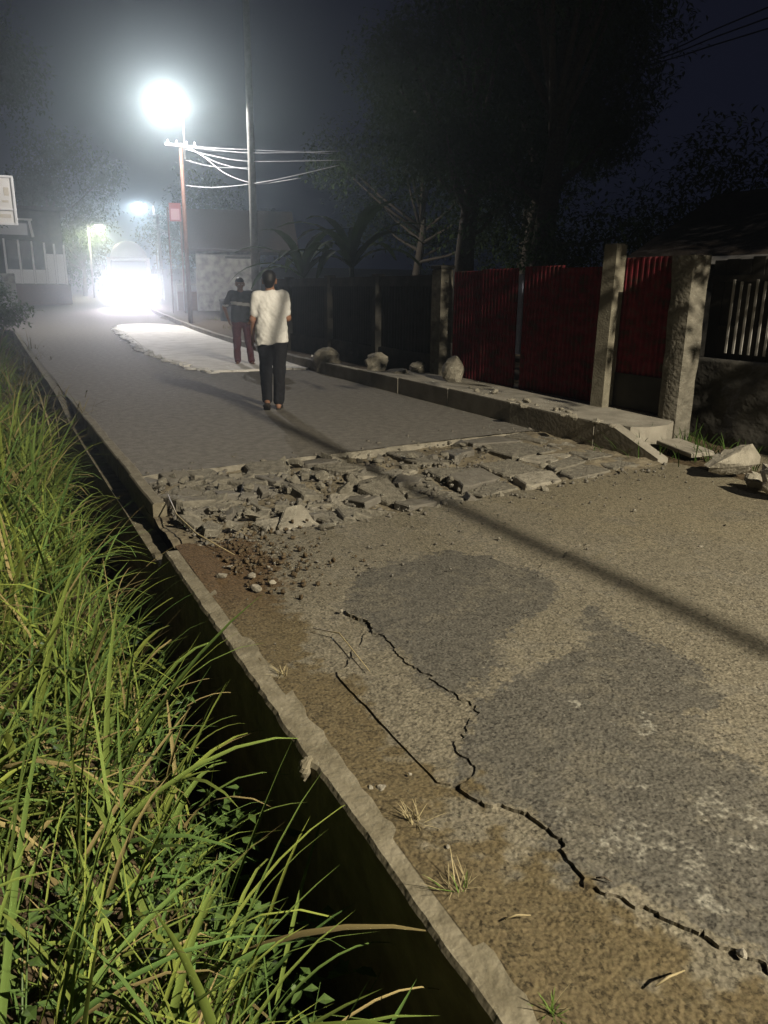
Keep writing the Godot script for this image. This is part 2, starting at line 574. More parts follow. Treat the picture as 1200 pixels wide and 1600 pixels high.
# ---------------------------------------------------------------- plants
class Blades:
	var pos := PackedVector3Array()
	var col := PackedColorArray()
	var idx := PackedInt32Array()

	func blade(base: Vector3, azimuth: float, lean: float, bend: float, length: float, width: float, color: Color, segs: int, twist := 0.0) -> void:
		var out := Vector3(cos(azimuth), 0, sin(azimuth))
		var side := Vector3(-sin(azimuth + twist), 0, cos(azimuth + twist))
		var p := base
		var first := pos.size()
		for i in segs + 1:
			var t := float(i) / segs
			var a := lean + bend * pow(t, 1.4)
			var d := out * sin(a) + Vector3.UP * cos(a)
			if i > 0: p += d * length / segs
			var half := width * 0.5 * minf(1.0, 0.45 + t * 2.2) * pow(maxf(1.0 - t, 0.0), 0.55)
			var lift := (out * cos(a) - Vector3.UP * sin(a)) * half * 0.35
			if i == segs:
				pos.append(p); col.append(color)
			else:
				pos.append(p - side * half - lift); pos.append(p); pos.append(p + side * half - lift)
				var mid := color * 0.86
				mid.a = 1.0
				col.append(color); col.append(mid); col.append(color)
		for i in segs - 1:
			var k := first + i * 3
			idx.append_array([k, k + 3, k + 4, k, k + 4, k + 1, k + 1, k + 4, k + 5, k + 1, k + 5, k + 2])
		var e := first + (segs - 1) * 3
		idx.append_array([e, e + 3, e + 1, e + 1, e + 3, e + 2])

func grass_color(r: RandomNumberGenerator, dry: float) -> Color:
	if r.randf() < dry:
		var v := r.randf_range(0.7, 1.2)
		return Color(0.27 * v, 0.22 * v, 0.1 * v)
	var v := r.randf_range(0.65, 1.3)
	var y := r.randf()
	return Color(lerpf(0.085, 0.2, y) * v, lerpf(0.155, 0.235, y) * v, lerpf(0.045, 0.05, y) * v)

func make_grass() -> void:
	var r := RandomNumberGenerator.new()
	r.seed = 77
	var g := Blades.new()
	# tussocks of long blades
	for i in 1700:
		var s := r.randf_range(-0.4, 9.0) if i < 780 else r.randf_range(5.0, 27.0)
		var w := 0.36 - pow(r.randf(), 1.25) * (2.9 if i < 780 else 5.0)
		var base := R(s, w, ground_y(s, w) - 0.02)
		var flat := Vector2(base.x, base.z).length()
		if flat < 0.62: continue
		if base.z > 0.3: continue
		var n := 13 if flat < 3.5 else (10 if flat < 8.0 else 7)
		var tall := r.randf_range(0.45, 0.85) * (1.0 if flat < 6.0 else 1.15)
		var edge := smoothstep(0.0, 0.36, w)
		tall *= lerpf(1.0, 0.75, edge)
		if flat < 1.3: tall *= 0.8
		for k in n:
			var a := r.randf() * TAU
			if r.randf() < 0.25: a = atan2(ACROSS.y, ACROSS.x) + r.randfn(0.0, 0.5)
			var off := Vector3(r.randfn(), 0, r.randfn()) * 0.05
			var c := grass_color(r, 0.13)
			var l := tall * r.randf_range(0.55, 1.25)
			g.blade(base + off, a, r.randf_range(0.02, 0.75), r.randf_range(0.2, 2.6) * r.randf_range(0.4, 1.2), l, pow(r.randf(), 1.6) * 0.03 * clampf(l * 1.5, 0.5, 1.1) + 0.006 * (1.0 if flat < 9.0 else 1.4), c, 7 if flat < 5.0 else 5, r.randfn(0.0, 0.5))
	# short undergrowth and dead stalks
	for i in 9000:
		var s := r.randf_range(-0.4, 7.0) if i < 7000 else r.randf_range(5.0, 22.0)
		var w := 0.36 - r.randf() * 3.0
		var base := R(s, w, ground_y(s, w) - 0.02)
		if Vector2(base.x, base.z).length() < 0.5 or base.z > 0.3: continue
		g.blade(base, r.randf() * TAU, r.randf_range(0.1, 1.1), r.randf_range(0.0, 1.2), r.randf_range(0.12, 0.38), r.randf_range(0.006, 0.016), grass_color(r, 0.25), 4, r.randfn(0.0, 0.6))
	# long single blades that arch out over the drain
	for a in [[1.15, 0.28, 0.72, 2.3], [1.35, 0.33, 0.62, 2.2], [2.3, 0.3, 0.6, 1.9], [2.45, 0.33, 0.55, 1.7], [2.6, 0.3, 0.66, 2.1], [3.3, 0.33, 0.7, 1.1], [3.6, 0.3, 0.66, 1.3], [4.6, 0.3, 0.75, 0.9], [5.2, 0.32, 0.7, 1.2], [4.2, 0.3, 0.8, 0.8], [1.9, 0.3, 0.6, 1.5], [6.3, 0.3, 0.8, 0.9], [7.0, 0.3, 0.75, 1.1]]:
		var s: float = a[0]
		var w: float = a[1]
		g.blade(R(s, w, ground_y(s, w) - 0.02), atan2(ACROSS.y, ACROSS.x) + r.randfn(0.0, 0.35), 0.12, a[3], a[2], 0.012, grass_color(r, 0.3), 12, r.randfn(0.0, 0.2))
	solo("grass", "tall green grass covering the bank beside the drain wall", "grass", smooth_arrays(g.pos, g.idx, PackedVector2Array(), PackedVector2Array(), g.col), M.grass, Transform3D(), "", "stuff")

func leaf(st: SurfaceTool, at: Vector3, dir: Vector3, up: Vector3, length: float, width: float) -> void:
	var side := dir.cross(up).normalized()
	var n := side.cross(dir).normalized()
	var a := at
	var t := at + dir * length - n * length * 0.12
	var m := at + dir * length * 0.45
	var l := m - side * width * 0.5 + n * width * 0.14
	var rr := m + side * width * 0.5 + n * width * 0.14
	tri(st, a, l, m); tri(st, l, t, m); tri(st, m, t, rr); tri(st, a, m, rr)

func weed(s: float, w: float, h: float, seed_: int, label: String, group := "leafy weeds at the drain edge") -> void:
	var r := RandomNumberGenerator.new()
	r.seed = seed_
	var t := thing("weed_plant", label, "weed", R(s, w, ground_y(s, w) - 0.02), r.randf() * TAU, group)
	var stems := tool()
	var leaves := tool()
	for k in 7:
		var d := Vector3(r.randfn(), 2.2, r.randfn()).normalized()
		var path := PackedVector3Array()
		for i in 5:
			var f := i / 4.0
			path.append(d * h * f * r.randf_range(0.9, 1.05) + Vector3(d.x, 0, d.z) * h * f * f * 0.6)
		tube(stems, path, [0.004, 0.0035, 0.003, 0.002, 0.001], 5)
		for i in 16:
			var f := r.randf_range(0.2, 1.0) * 4.0
			var q := path[int(minf(f, 3.0))].lerp(path[int(minf(f, 3.0)) + 1], fmod(f, 1.0))
			var ld := Vector3(r.randfn(), r.randf_range(-0.2, 0.8), r.randfn()).normalized()
			leaf(leaves, q, ld, Vector3.UP if absf(ld.y) < 0.9 else Vector3.RIGHT, r.randf_range(0.03, 0.065), r.randf_range(0.018, 0.035))
	part(t, "stem", done(stems), M.weed)
	part(t, "foliage", done(leaves), M.weed)

func dry_tuft(px: float, py: float, size: float, seed_: int, label: String, green := 0.0) -> void:
	var r := RandomNumberGenerator.new()
	r.seed = seed_
	var g := Blades.new()
	for k in 26:
		var c := Color(0.34, 0.29, 0.17) * r.randf_range(0.6, 1.15)
		if r.randf() < green: c = Color(0.11, 0.18, 0.04)
		c.a = 1.0
		g.blade(Vector3(r.randfn(), 0, r.randfn()) * size * 0.12, r.randf() * TAU, r.randf_range(0.3, 1.4), r.randf_range(0.0, 0.5), size * r.randf_range(0.5, 1.0), 0.004, c, 4)
	var p := gp(px, py)
	p.y = 0.006
	solo("dry_grass_tuft", label, "grass tuft", smooth_arrays(g.pos, g.idx, PackedVector2Array(), PackedVector2Array(), g.col), M.grass, Transform3D(Basis(), p))

# a crown of leaf clumps in an uneven set of lobes round the ends of the limbs
func make_tree(called: String, label: String, at: Vector3, height: float, spread: float, low: float, leaves: int, leaf_size: float, mat: Material, seed_: int, group := "") -> Node3D:
	var r := RandomNumberGenerator.new()
	r.seed = seed_
	var t := thing(called, label, "tree", at, 0.0, group)
	var wood := SurfaceTool.new()
	wood.begin(Mesh.PRIMITIVE_TRIANGLES)
	var top := Vector3(r.randf_range(-0.3, 0.3), height * 0.62, r.randf_range(-0.3, 0.3))
	var trunk := PackedVector3Array([Vector3(0, -0.2, 0), Vector3(0.05, height * 0.2, 0.04), top * 0.66 + Vector3(0.1, 0, 0), top])
	var thick := height * 0.022
	tube(wood, trunk, [thick * 1.4, thick, thick * 0.75, thick * 0.4], 9)
	var lobes := []
	for k in 15:
		var a := TAU * k / 15.0 * 2.4 + r.randf() * 0.6
		var f := r.randf_range(0.25, 1.0)
		var y := lerpf(low, height * 0.93, pow(r.randf(), 0.8))
		var belly := sin(PI * clampf((y - low) / (height - low) * 0.8 + 0.15, 0, 1))
		var c := Vector3(cos(a) * spread * f * belly, y, sin(a) * spread * f * belly)
		lobes.append([c, spread * r.randf_range(0.28, 0.48)])
		var from := trunk[1].lerp(top, clampf((y - height * 0.2) / height, 0.1, 0.95))
		tube(wood, PackedVector3Array([from, from.lerp(c, 0.5) + Vector3(0, -0.15, 0), c]), [thick * 0.4, thick * 0.25, thick * 0.08], 6)
	part(t, "trunk", done(wood), M.bark)
	var st := tool()
	for k in leaves:
		var lobe: Array = lobes[r.randi() % lobes.size()]
		var d := Vector3(r.randfn(), r.randfn() * 0.8, r.randfn())
		d = d.normalized() * pow(r.randf(), 0.45) * r.randf_range(0.7, 1.12)
		var p: Vector3 = lobe[0] + d * lobe[1]
		for j in 3:
			var ld := Vector3(r.randfn(), r.randfn() * 0.6 - 0.3, r.randfn()).normalized()
			leaf(st, p + Vector3(r.randfn(), r.randfn(), r.randfn()) * leaf_size * 0.5, ld, Vector3.UP if absf(ld.y) < 0.9 else Vector3.RIGHT, leaf_size * r.randf_range(0.7, 1.4), leaf_size * 0.5)
	part(t, "crown", done(st), mat)
	return t

func banana(at: Vector3, height: float, seed_: int, label: String) -> void:
	var r := RandomNumberGenerator.new()
	r.seed = seed_
	var t := thing("broad_leaf_plant", label, "plant", at, r.randf() * TAU, "broad-leaved plants behind the dark fence")
	part(t, "stem", smooth_tube(PackedVector3Array([Vector3.ZERO, Vector3(0.02, height * 0.5, 0), Vector3(0, height * 0.75, 0.03)]), [0.1, 0.08, 0.05], 9), M.leaf)
	for k in 13:
		var st := tool()
		var a := TAU * k * 0.382 + r.randf() * 0.5
		var out := Vector3(cos(a), 0, sin(a))
		var side := Vector3(-sin(a), 0, cos(a))
		var p := Vector3(0, height * 0.72, 0)
		var ang := r.randf_range(0.1, 1.0)
		var prev := []
		var n := 7
		for i in n + 1:
			var f := float(i) / n
			var wd := 0.13 * sin(PI * clampf(f * 0.92 + 0.06, 0, 1)) + 0.01
			var nl := Vector3.UP * sin(ang) * 0.0 + Vector3(0, wd * 0.25, 0)
			var row := [p - side * wd + nl, p, p + side * wd + nl]
			if i > 0:
				quad(st, prev[0], row[0], row[1], prev[1])
				quad(st, prev[1], row[1], row[2], prev[2])
			prev = row
			p += (out * sin(ang) + Vector3.UP * cos(ang)) * height * 0.085 * 1.6
			ang += 0.24
		part(t, "leaf", done(st), M.leaf)

# ---------------------------------------------------------------- people
# surface nets over tapered capsules joined by a smooth minimum; bones are [a, b, ra, rb]
func nets(bones: Array, cell: float, blend: float, hem := -1.0, tilt := 0.0) -> Array:
	var lo := Vector3.ONE * 1e9
	var hi := -lo
	for b in bones:
		var r: float = maxf(b[2], b[3]) + cell * 3.0
		lo = lo.min((b[0] as Vector3).min(b[1]) - Vector3.ONE * r)
		hi = hi.max((b[0] as Vector3).max(b[1]) + Vector3.ONE * r)
	var n := Vector3i(((hi - lo) / cell).ceil()) + Vector3i.ONE
	var field := PackedFloat32Array()
	field.resize(n.x * n.y * n.z)
	field.fill(1.0)
	for b in bones:
		var a: Vector3 = b[0]
		var ab: Vector3 = b[1] - a
		var l2 := maxf(ab.length_squared(), 1e-8)
		var r: float = maxf(b[2], b[3]) + cell * 2.0 + blend
		var p0 := Vector3i(((a.min(b[1]) - Vector3.ONE * r - lo) / cell).floor()).max(Vector3i.ZERO)
		var p1 := Vector3i(((a.max(b[1]) + Vector3.ONE * r - lo) / cell).ceil()).min(n - Vector3i.ONE)
		for z in range(p0.z, p1.z + 1):
			for y in range(p0.y, p1.y + 1):
				var at := (z * n.y + y) * n.x
				for x in range(p0.x, p1.x + 1):
					var p := lo + Vector3(x, y, z) * cell - a
					var t := clampf(p.dot(ab) / l2, 0.0, 1.0)
					var d := (p - ab * t).length() - lerpf(b[2], b[3], t)
					var f := field[at + x]
					var h := maxf(blend - absf(f - d), 0.0) / blend
					field[at + x] = minf(f, d) - h * h * blend * 0.25
	if hem > 0.0:      # cut off below the hem
		for z in n.z:
			for y in n.y:
				for x in n.x:
					var at := (z * n.y + y) * n.x + x
					var p := lo + Vector3(x, y, z) * cell
					field[at] = maxf(field[at], hem + tilt * p.x + 0.008 * sin(p.x * 34.0 + p.z * 21.0) - p.y)
	var ids := PackedInt32Array()
	ids.resize(field.size())
	ids.fill(-1)
	var pos := PackedVector3Array()
	var corner := [Vector3i(0, 0, 0), Vector3i(1, 0, 0), Vector3i(0, 1, 0), Vector3i(1, 1, 0), Vector3i(0, 0, 1), Vector3i(1, 0, 1), Vector3i(0, 1, 1), Vector3i(1, 1, 1)]
	var step := PackedInt32Array()
	for c in corner: step.append((c.z * n.y + c.y) * n.x + c.x)
	var edges := [[0, 1], [2, 3], [4, 5], [6, 7], [0, 2], [1, 3], [4, 6], [5, 7], [0, 4], [1, 5], [2, 6], [3, 7]]
	for z in n.z - 1:
		for y in n.y - 1:
			for x in n.x - 1:
				var at := (z * n.y + y) * n.x + x
				var f0 := field[at]
				if f0 > cell * 2.0 or f0 < -cell * 2.0: continue
				var inside := 0
				for k in 8:
					if field[at + step[k]] < 0.0: inside += 1
				if inside == 0 or inside == 8: continue
				var sum := Vector3.ZERO
				var cnt := 0
				for e in edges:
					var a := field[at + step[e[0]]]
					var b := field[at + step[e[1]]]
					if (a < 0.0) != (b < 0.0):
						sum += Vector3(corner[e[0]]).lerp(Vector3(corner[e[1]]), a / (a - b))
						cnt += 1
				ids[at] = pos.size()
				pos.append(lo + (Vector3(x, y, z) + sum / cnt) * cell)
	var idx := PackedInt32Array()
	var dx := 1
	var dy := n.x
	var dz := n.x * n.y
	for z in range(1, n.z - 1):
		for y in range(1, n.y - 1):
			for x in range(1, n.x - 1):
				var at := (z * n.y + y) * n.x + x
				if ids[at] < 0 : continue
				var f := field[at]
				for k in 3:
					var g := field[at + [dx, dy, dz][k]]
					if (f < 0.0) == (g < 0.0): continue
					var u: int = [dy, dz, dx][k]
					var v: int = [dz, dx, dy][k]
					var a := ids[at]; var b := ids[at - u]; var c := ids[at - u - v]; var d := ids[at - v]
					if a < 0 or b < 0 or c < 0 or d < 0: continue
					if f < 0.0: idx.append_array([a, d, c, a, c, b])
					else: idx.append_array([a, b, c, a, c, d])
	return [pos, idx]

func join_nets(list: Array, color = null, folds := 0.0) -> ArrayMesh:
	var pos := PackedVector3Array()
	var idx := PackedInt32Array()
	for one in list:
		var k := pos.size()
		pos.append_array(one[0])
		for i in one[1]: idx.append(i + k)
	if folds > 0.0:
		for k in pos.size():
			var p := pos[k]
			var f := fine.get_noise_3d(p.x * 190.0 + p.y * 120.0, p.y * 90.0 - p.x * 60.0, p.z * 120.0) + 0.5 * fine.get_noise_3d(p.x * 420.0 - p.y * 260.0, p.y * 300.0, p.z * 300.0)
			pos[k] = p + Vector3(p.x, 0, p.z).normalized() * f * folds
	var col := PackedColorArray()
	if color != null:
		for p in pos: col.append(color.call(p))
	return smooth_arrays(pos, idx, PackedVector2Array(), PackedVector2Array(), col)

# a hand from the wrist along d, palm normal n (towards the palm side), thumb on the side t
func hand_bones(wrist: Vector3, d: Vector3, n: Vector3, t: Vector3, curl: float) -> Array:
	var out := []
	var across := t.normalized()
	for k in 4:
		var off := (1.5 - k) * 0.019
		out.append([wrist, wrist + d * 0.085 + across * off, 0.02, 0.0125])
		var p := wrist + d * 0.088 + across * off
		var dir := d
		var l: float = [0.036, 0.04, 0.038, 0.03][k]
		for j in 3:
			dir = (dir + n * curl * (0.5 + 0.3 * j)).normalized()
			var q := p + dir * l * (1.0 - 0.2 * j)
			out.append([p, q, 0.0098 - 0.001 * j, 0.0092 - 0.0012 * j])
			p = q
	var b := wrist + d * 0.03 + across * 0.022
	var e := b + (d * 0.7 + across * 0.75 + n * 0.25).normalized() * 0.045
	var g := e + (d + across * 0.2 + n * 0.35).normalized() * 0.034
	out.append([b, e, 0.014, 0.011])
	out.append([e, g, 0.0105, 0.009])
	return out

func head_bones(c: Vector3, front: Vector3) -> Array:
	var up := Vector3.UP
	var side := front.cross(up).normalized()
	return [
		[c + up * 0.035 - front * 0.025, c + up * 0.035 + front * 0.015, 0.083, 0.078],
		[c + up * 0.0 + front * 0.03, c - up * 0.075 + front * 0.045, 0.068, 0.042],
		[c - up * 0.085 + front * 0.06, c - up * 0.09 + front * 0.062, 0.024, 0.022],
		[c + up * 0.005 + front * 0.095, c - up * 0.025 + front * 0.112, 0.01, 0.015],
		[c + up * 0.022 + front * 0.082 + side * 0.03, c + up * 0.022 + front * 0.082 - side * 0.03, 0.014, 0.014],
		[c - up * 0.056 + front * 0.085 + side * 0.016, c - up * 0.056 + front * 0.085 - side * 0.016, 0.012, 0.012],
		[c + up * 0.015 + side * 0.078, c - up * 0.025 + side * 0.078 + front * 0.008, 0.017, 0.011],
		[c + up * 0.015 - side * 0.078, c - up * 0.025 - side * 0.078 + front * 0.008, 0.017, 0.011]]

func person(at: Vector3, turn: float, label: String, j: Dictionary, look: Dictionary) -> void:
	# joints j are in the figure's own axes: front is +z, y up, feet on y = 0
	var t := thing("person", label, "person", at, turn)
	t.scale = Vector3.ONE * 0.965
	var arm := func(side: String, grow: float, to := 1.0) -> Array:
		var el: Vector3 = j["elbow" + side]
		var sh: Vector3 = j["shoulder" + side]
		return [[sh, sh.lerp(el, to), 0.05 + grow, 0.041 + grow * 0.9]]
	var front: Vector3 = j.face
	var body := [
		[j.neck - Vector3(0, 0.05, 0), j.head - Vector3(0, 0.04, 0) - front * 0.01, 0.056, 0.052],
		[j.chest, j.neck, 0.095, 0.06], [j.pelvis, j.chest, 0.1, 0.1]]
	for s in ["_l", "_r"]:
		body.append_array(arm.call(s, 0.0))
		body.append([j["elbow" + s], j["wrist" + s], 0.04, 0.026])
		body.append([j["hip" + s], j["knee" + s], 0.078, 0.052])
		body.append([j["knee" + s], j["ankle" + s], 0.054, 0.035])
		body.append([j["ankle" + s] - Vector3(0, 0.02, 0), j["toe" + s], 0.036, 0.024])
		body.append([j["ankle" + s], j["heel" + s], 0.034, 0.03])
	var pieces := [nets(body, 0.013, 0.03), nets(head_bones(j.head, front), 0.006, 0.02)]
	for s in ["_l", "_r"]:
		var d: Vector3 = ((j["wrist" + s] as Vector3) - j["elbow" + s]).normalized()
		var inw: Vector3 = j["palm" + s]
		inw = (inw - d * inw.dot(d)).normalized()
		var th: Vector3 = j["thumb" + s]
		th = (th - d * th.dot(d) - inw * inw.dot(th)).normalized()
		pieces.append(nets(hand_bones(j["wrist" + s], d, inw, th, look.get("curl" + s, 0.35)), 0.004, 0.006))
	part(t, "body", join_nets(pieces), look.skin)
	# shirt
	var shirt := [
		[j.pelvis + Vector3(0, -0.13, 0) + Vector3(0.06, 0, 0), j.chest + Vector3(0.06, 0.0, 0), 0.138, 0.122],
		[j.pelvis + Vector3(0, -0.13, 0) - Vector3(0.06, 0, 0), j.chest - Vector3(0.06, 0.0, 0), 0.138, 0.122],
		[j.chest + Vector3(0, 0.05, 0), (j.shoulder_l as Vector3).lerp(j.neck, 0.25), 0.11, 0.062],
		[j.chest + Vector3(0, 0.05, 0), (j.shoulder_r as Vector3).lerp(j.neck, 0.25), 0.11, 0.062],
		[j.shoulder_l, j.shoulder_r, 0.062, 0.062], [j.neck - Vector3(0, 0.06, 0), j.neck - Vector3(0, 0.01, 0), 0.08, 0.062]]
	for s in ["_l", "_r"]: shirt.append_array(arm.call(s, 0.018, look.sleeve))
	part(t, "shirt", join_nets([nets(shirt, 0.012, 0.035, look.get("hem", 0.86), look.get("hem_tilt", 0.0))], look.get("shirt_dye"), 0.022), look.shirt)
	# trousers
	var legs := []
	for s in ["_l", "_r"]:
		var an: Vector3 = (j["ankle" + s] as Vector3).lerp(j["knee" + s], 0.04)
		legs.append([j["hip" + s] - Vector3(0, 0.03, 0), j["knee" + s], 0.096, 0.075])
		legs.append([j["knee" + s], an, 0.075, 0.066])
		legs.append([j.pelvis - Vector3(0, 0.06, 0), j["hip" + s] - Vector3(0, 0.04, 0), 0.1, 0.098])
	part(t, "trousers", join_nets([nets(legs, 0.012, 0.025)], null, 0.014), look.trousers)
	# hair
	var h: Vector3 = j.head
	var hair := [
		[h + Vector3(0, 0.05, 0) - front * 0.035, h + Vector3(0, 0.062, 0) + front * 0.03, 0.083, 0.07],
		[h - front * 0.045, h + Vector3(0, 0.04, 0) - front * 0.03, 0.07, 0.08],
		[h - Vector3(0, 0.045, 0) - front * 0.05, h - front * 0.05, 0.05, 0.068]]
	part(t, "hair", join_nets([nets(hair, 0.007, 0.02)]), look.hair)
	var side := front.cross(Vector3.UP).normalized()
	for s in [-1.0, 1.0]:
		var eye := SphereMesh.new()
		eye.radius = 0.011; eye.height = 0.022; eye.radial_segments = 10; eye.rings = 6
		part(t, "eye", eye, look.eye, Transform3D(Basis(), h + front * 0.094 + side * 0.031 * s + Vector3(0, 0.004, 0)))
	for s in ["_l", "_r"]:
		var st := SurfaceTool.new()
		st.begin(Mesh.PRIMITIVE_TRIANGLES)
		var heel: Vector3 = j["heel" + s]
		var toe: Vector3 = j["toe" + s]
		var d := (toe - heel).normalized()
		var up := Vector3.UP - d * d.y
		var lo_ := PackedVector3Array(); var hi_ := PackedVector3Array()
		var sd := d.cross(up).normalized()
		var l := (toe - heel).length()
		var outline := [[-0.035, 0.0], [-0.025, 0.03], [l * 0.5, 0.035], [l * 0.8, 0.046], [l + 0.03, 0.03], [l + 0.045, 0.0]]
		var ring := []
		for o in outline: ring.append([o[0], o[1]])
		for k in range(outline.size() - 2, 0, -1): ring.append([outline[k][0], -outline[k][1]])
		for o in ring:
			var p: Vector3 = heel + d * o[0] + sd * o[1]
			lo_.append(p - up * 0.042); hi_.append(p - up * 0.018)
		ring_faces(st, lo_, hi_); cap(st, hi_, true); cap(st, lo_, false)
		var sandal := part(t, "sandal", done(st), look.sandal)
		var strap := PackedVector3Array()
		for k in 7:
			var a := PI * k / 6.0
			strap.append(heel + d * l * 0.72 + sd * cos(a) * 0.046 + up * (sin(a) * 0.035 - 0.015))
		part(sandal, "strap", smooth_tube(strap, [0.009], 6), look.sandal)

func make_people() -> void:
	var skin := plain(srgb(0.24, 0.125, 0.075), 0.55)
	var hair := plain(srgb(0.008, 0.007, 0.007), 0.5)
	var eye := plain(srgb(0.25, 0.24, 0.22), 0.3)
	var soles := plain(srgb(0.03, 0.026, 0.022), 0.8)
	var cloth := grainy([srgb(0.62, 0.61, 0.58), srgb(0.7, 0.69, 0.66), srgb(0.76, 0.75, 0.72)], 0.5, 0.02, 0.9, 0.6, 71, 0.012)
	var black := grainy([srgb(0.008, 0.008, 0.01), srgb(0.014, 0.014, 0.016), srgb(0.02, 0.02, 0.022)], 0.5, 0.02, 0.9, 0.6, 73, 0.015)
	var back := Vector3(0, 0, 1)
	# the man in the white shirt walks away from the camera: own front +z is turned to face away
	var a := {
		"pelvis": Vector3(0, 0.93, 0), "chest": Vector3(0, 1.26, 0.015), "neck": Vector3(0, 1.44, 0.02), "head": Vector3(0.01, 1.575, 0.05), "face": Vector3(-0.1, -0.08, 1).normalized(),
		"shoulder_l": Vector3(0.165, 1.385, 0.0), "elbow_l": Vector3(0.225, 1.12, 0.02), "wrist_l": Vector3(0.24, 0.9, 0.12), "palm_l": Vector3(-1, 0, -0.1), "thumb_l": Vector3(0, 0, 1),
		"shoulder_r": Vector3(-0.165, 1.4, 0.01), "elbow_r": Vector3(-0.2, 1.14, 0.1), "wrist_r": Vector3(-0.07, 1.22, 0.29), "palm_r": Vector3(0.3, 0.3, -1), "thumb_r": Vector3(0, 1, 0),
		"hip_l": Vector3(0.088, 0.9, 0), "knee_l": Vector3(0.085, 0.49, 0.03), "ankle_l": Vector3(0.075, 0.15, -0.17), "heel_l": Vector3(0.075, 0.13, -0.22), "toe_l": Vector3(0.085, 0.05, -0.04),
		"hip_r": Vector3(-0.088, 0.9, 0), "knee_r": Vector3(-0.085, 0.49, 0.05), "ankle_r": Vector3(-0.06, 0.1, 0.03), "heel_r": Vector3(-0.06, 0.045, -0.01), "toe_r": Vector3(-0.07, 0.045, 0.19)}
	person(gp(428, 641), PI + 0.12, "person in white short-sleeved shirt and black trousers walking away along the road", a,
		{"skin": skin, "hair": hair, "eye": eye, "sandal": soles, "shirt": cloth, "trousers": black, "sleeve": 0.72, "curl_r": 0.8, "hem": 0.83, "hem_tilt": -0.12})
	var dye := StandardMaterial3D.new()
	dye.vertex_color_use_as_albedo = true
	dye.roughness = 0.9
	var maroon := grainy([srgb(0.045, 0.012, 0.016), srgb(0.065, 0.018, 0.022), srgb(0.085, 0.026, 0.03)], 0.5, 0.02, 0.9, 0.6, 75, 0.015)
	var b := {
		"pelvis": Vector3(0, 0.93, 0), "chest": Vector3(0, 1.26, 0.01), "neck": Vector3(0, 1.43, 0.015), "head": Vector3(0.0, 1.57, 0.04), "face": Vector3(0.12, -0.05, 1).normalized(),
		"shoulder_l": Vector3(0.19, 1.385, 0), "elbow_l": Vector3(0.27, 1.12, -0.03), "wrist_l": Vector3(0.2, 0.95, 0.14), "palm_l": Vector3(-1, -0.2, 0), "thumb_l": Vector3(0, 0.4, 1),
		"shoulder_r": Vector3(-0.19, 1.385, 0), "elbow_r": Vector3(-0.32, 1.14, -0.02), "wrist_r": Vector3(-0.26, 0.93, 0.08), "palm_r": Vector3(1, 0, 0), "thumb_r": Vector3(0, 0, 1),
		"hip_l": Vector3(0.09, 0.9, 0), "knee_l": Vector3(0.13, 0.49, 0.05), "ankle_l": Vector3(0.17, 0.1, 0.04), "heel_l": Vector3(0.17, 0.045, 0.0), "toe_l": Vector3(0.21, 0.045, 0.2),
		"hip_r": Vector3(-0.09, 0.9, 0), "knee_r": Vector3(-0.1, 0.49, 0.02), "ankle_r": Vector3(-0.1, 0.1, -0.06), "heel_r": Vector3(-0.1, 0.045, -0.1), "toe_r": Vector3(-0.12, 0.045, 0.1)}
	var stripes := func(p: Vector3) -> Color:
		var band := absf(p.y - 1.205 + p.x * 0.1) < 0.03 and absf(p.x) < 0.2
		var cuff := absf(p.x) > 0.235 and p.y < 1.185 and p.y > 1.15
		return Color(0.34, 0.34, 0.33) if band or cuff else Color(0.03, 0.034, 0.036)
	person(gp(380, 572), 0.2, "person in dark striped shirt and maroon trousers walking beside the kerb", b,
		{"skin": plain(srgb(0.16, 0.085, 0.055), 0.55), "hair": hair, "eye": eye, "sandal": soles, "shirt": dye, "shirt_dye": stripes, "trousers": maroon, "sleeve": 0.85})

# ---------------------------------------------------------------- setting
func steps(from: float, to: float, n: int) -> Array:
	var out := []
	for i in n + 1: out.append(lerpf(from, to, float(i) / n))
	return out

func near_edge(w: float) -> float:      # where the road breaks off, near side of the broken strip
	return 4.1 + 0.12 * w + 0.1 * fine.get_noise_2d(w * 70.0, 5.0) + 0.05 * fine.get_noise_2d(w * 300.0, 9.0)

func far_edge(w: float) -> float:
	return 5.97 + 0.115 * w + 0.03 * fine.get_noise_2d(w * 60.0, 31.0) + 0.02 * fine.get_noise_2d(w * 260.0, 3.0)

func road_uv(s: float, w: float) -> Vector2:
	return Vector2((s + 3.0) / 7.8, (w - 0.5) / 6.8)

func road_relief(s: float, w: float) -> float:
	return 0.006 * broad.get_noise_2d(s * 40.0, w * 40.0) + 0.003 * fine.get_noise_2d(s * 160.0, w * 160.0)

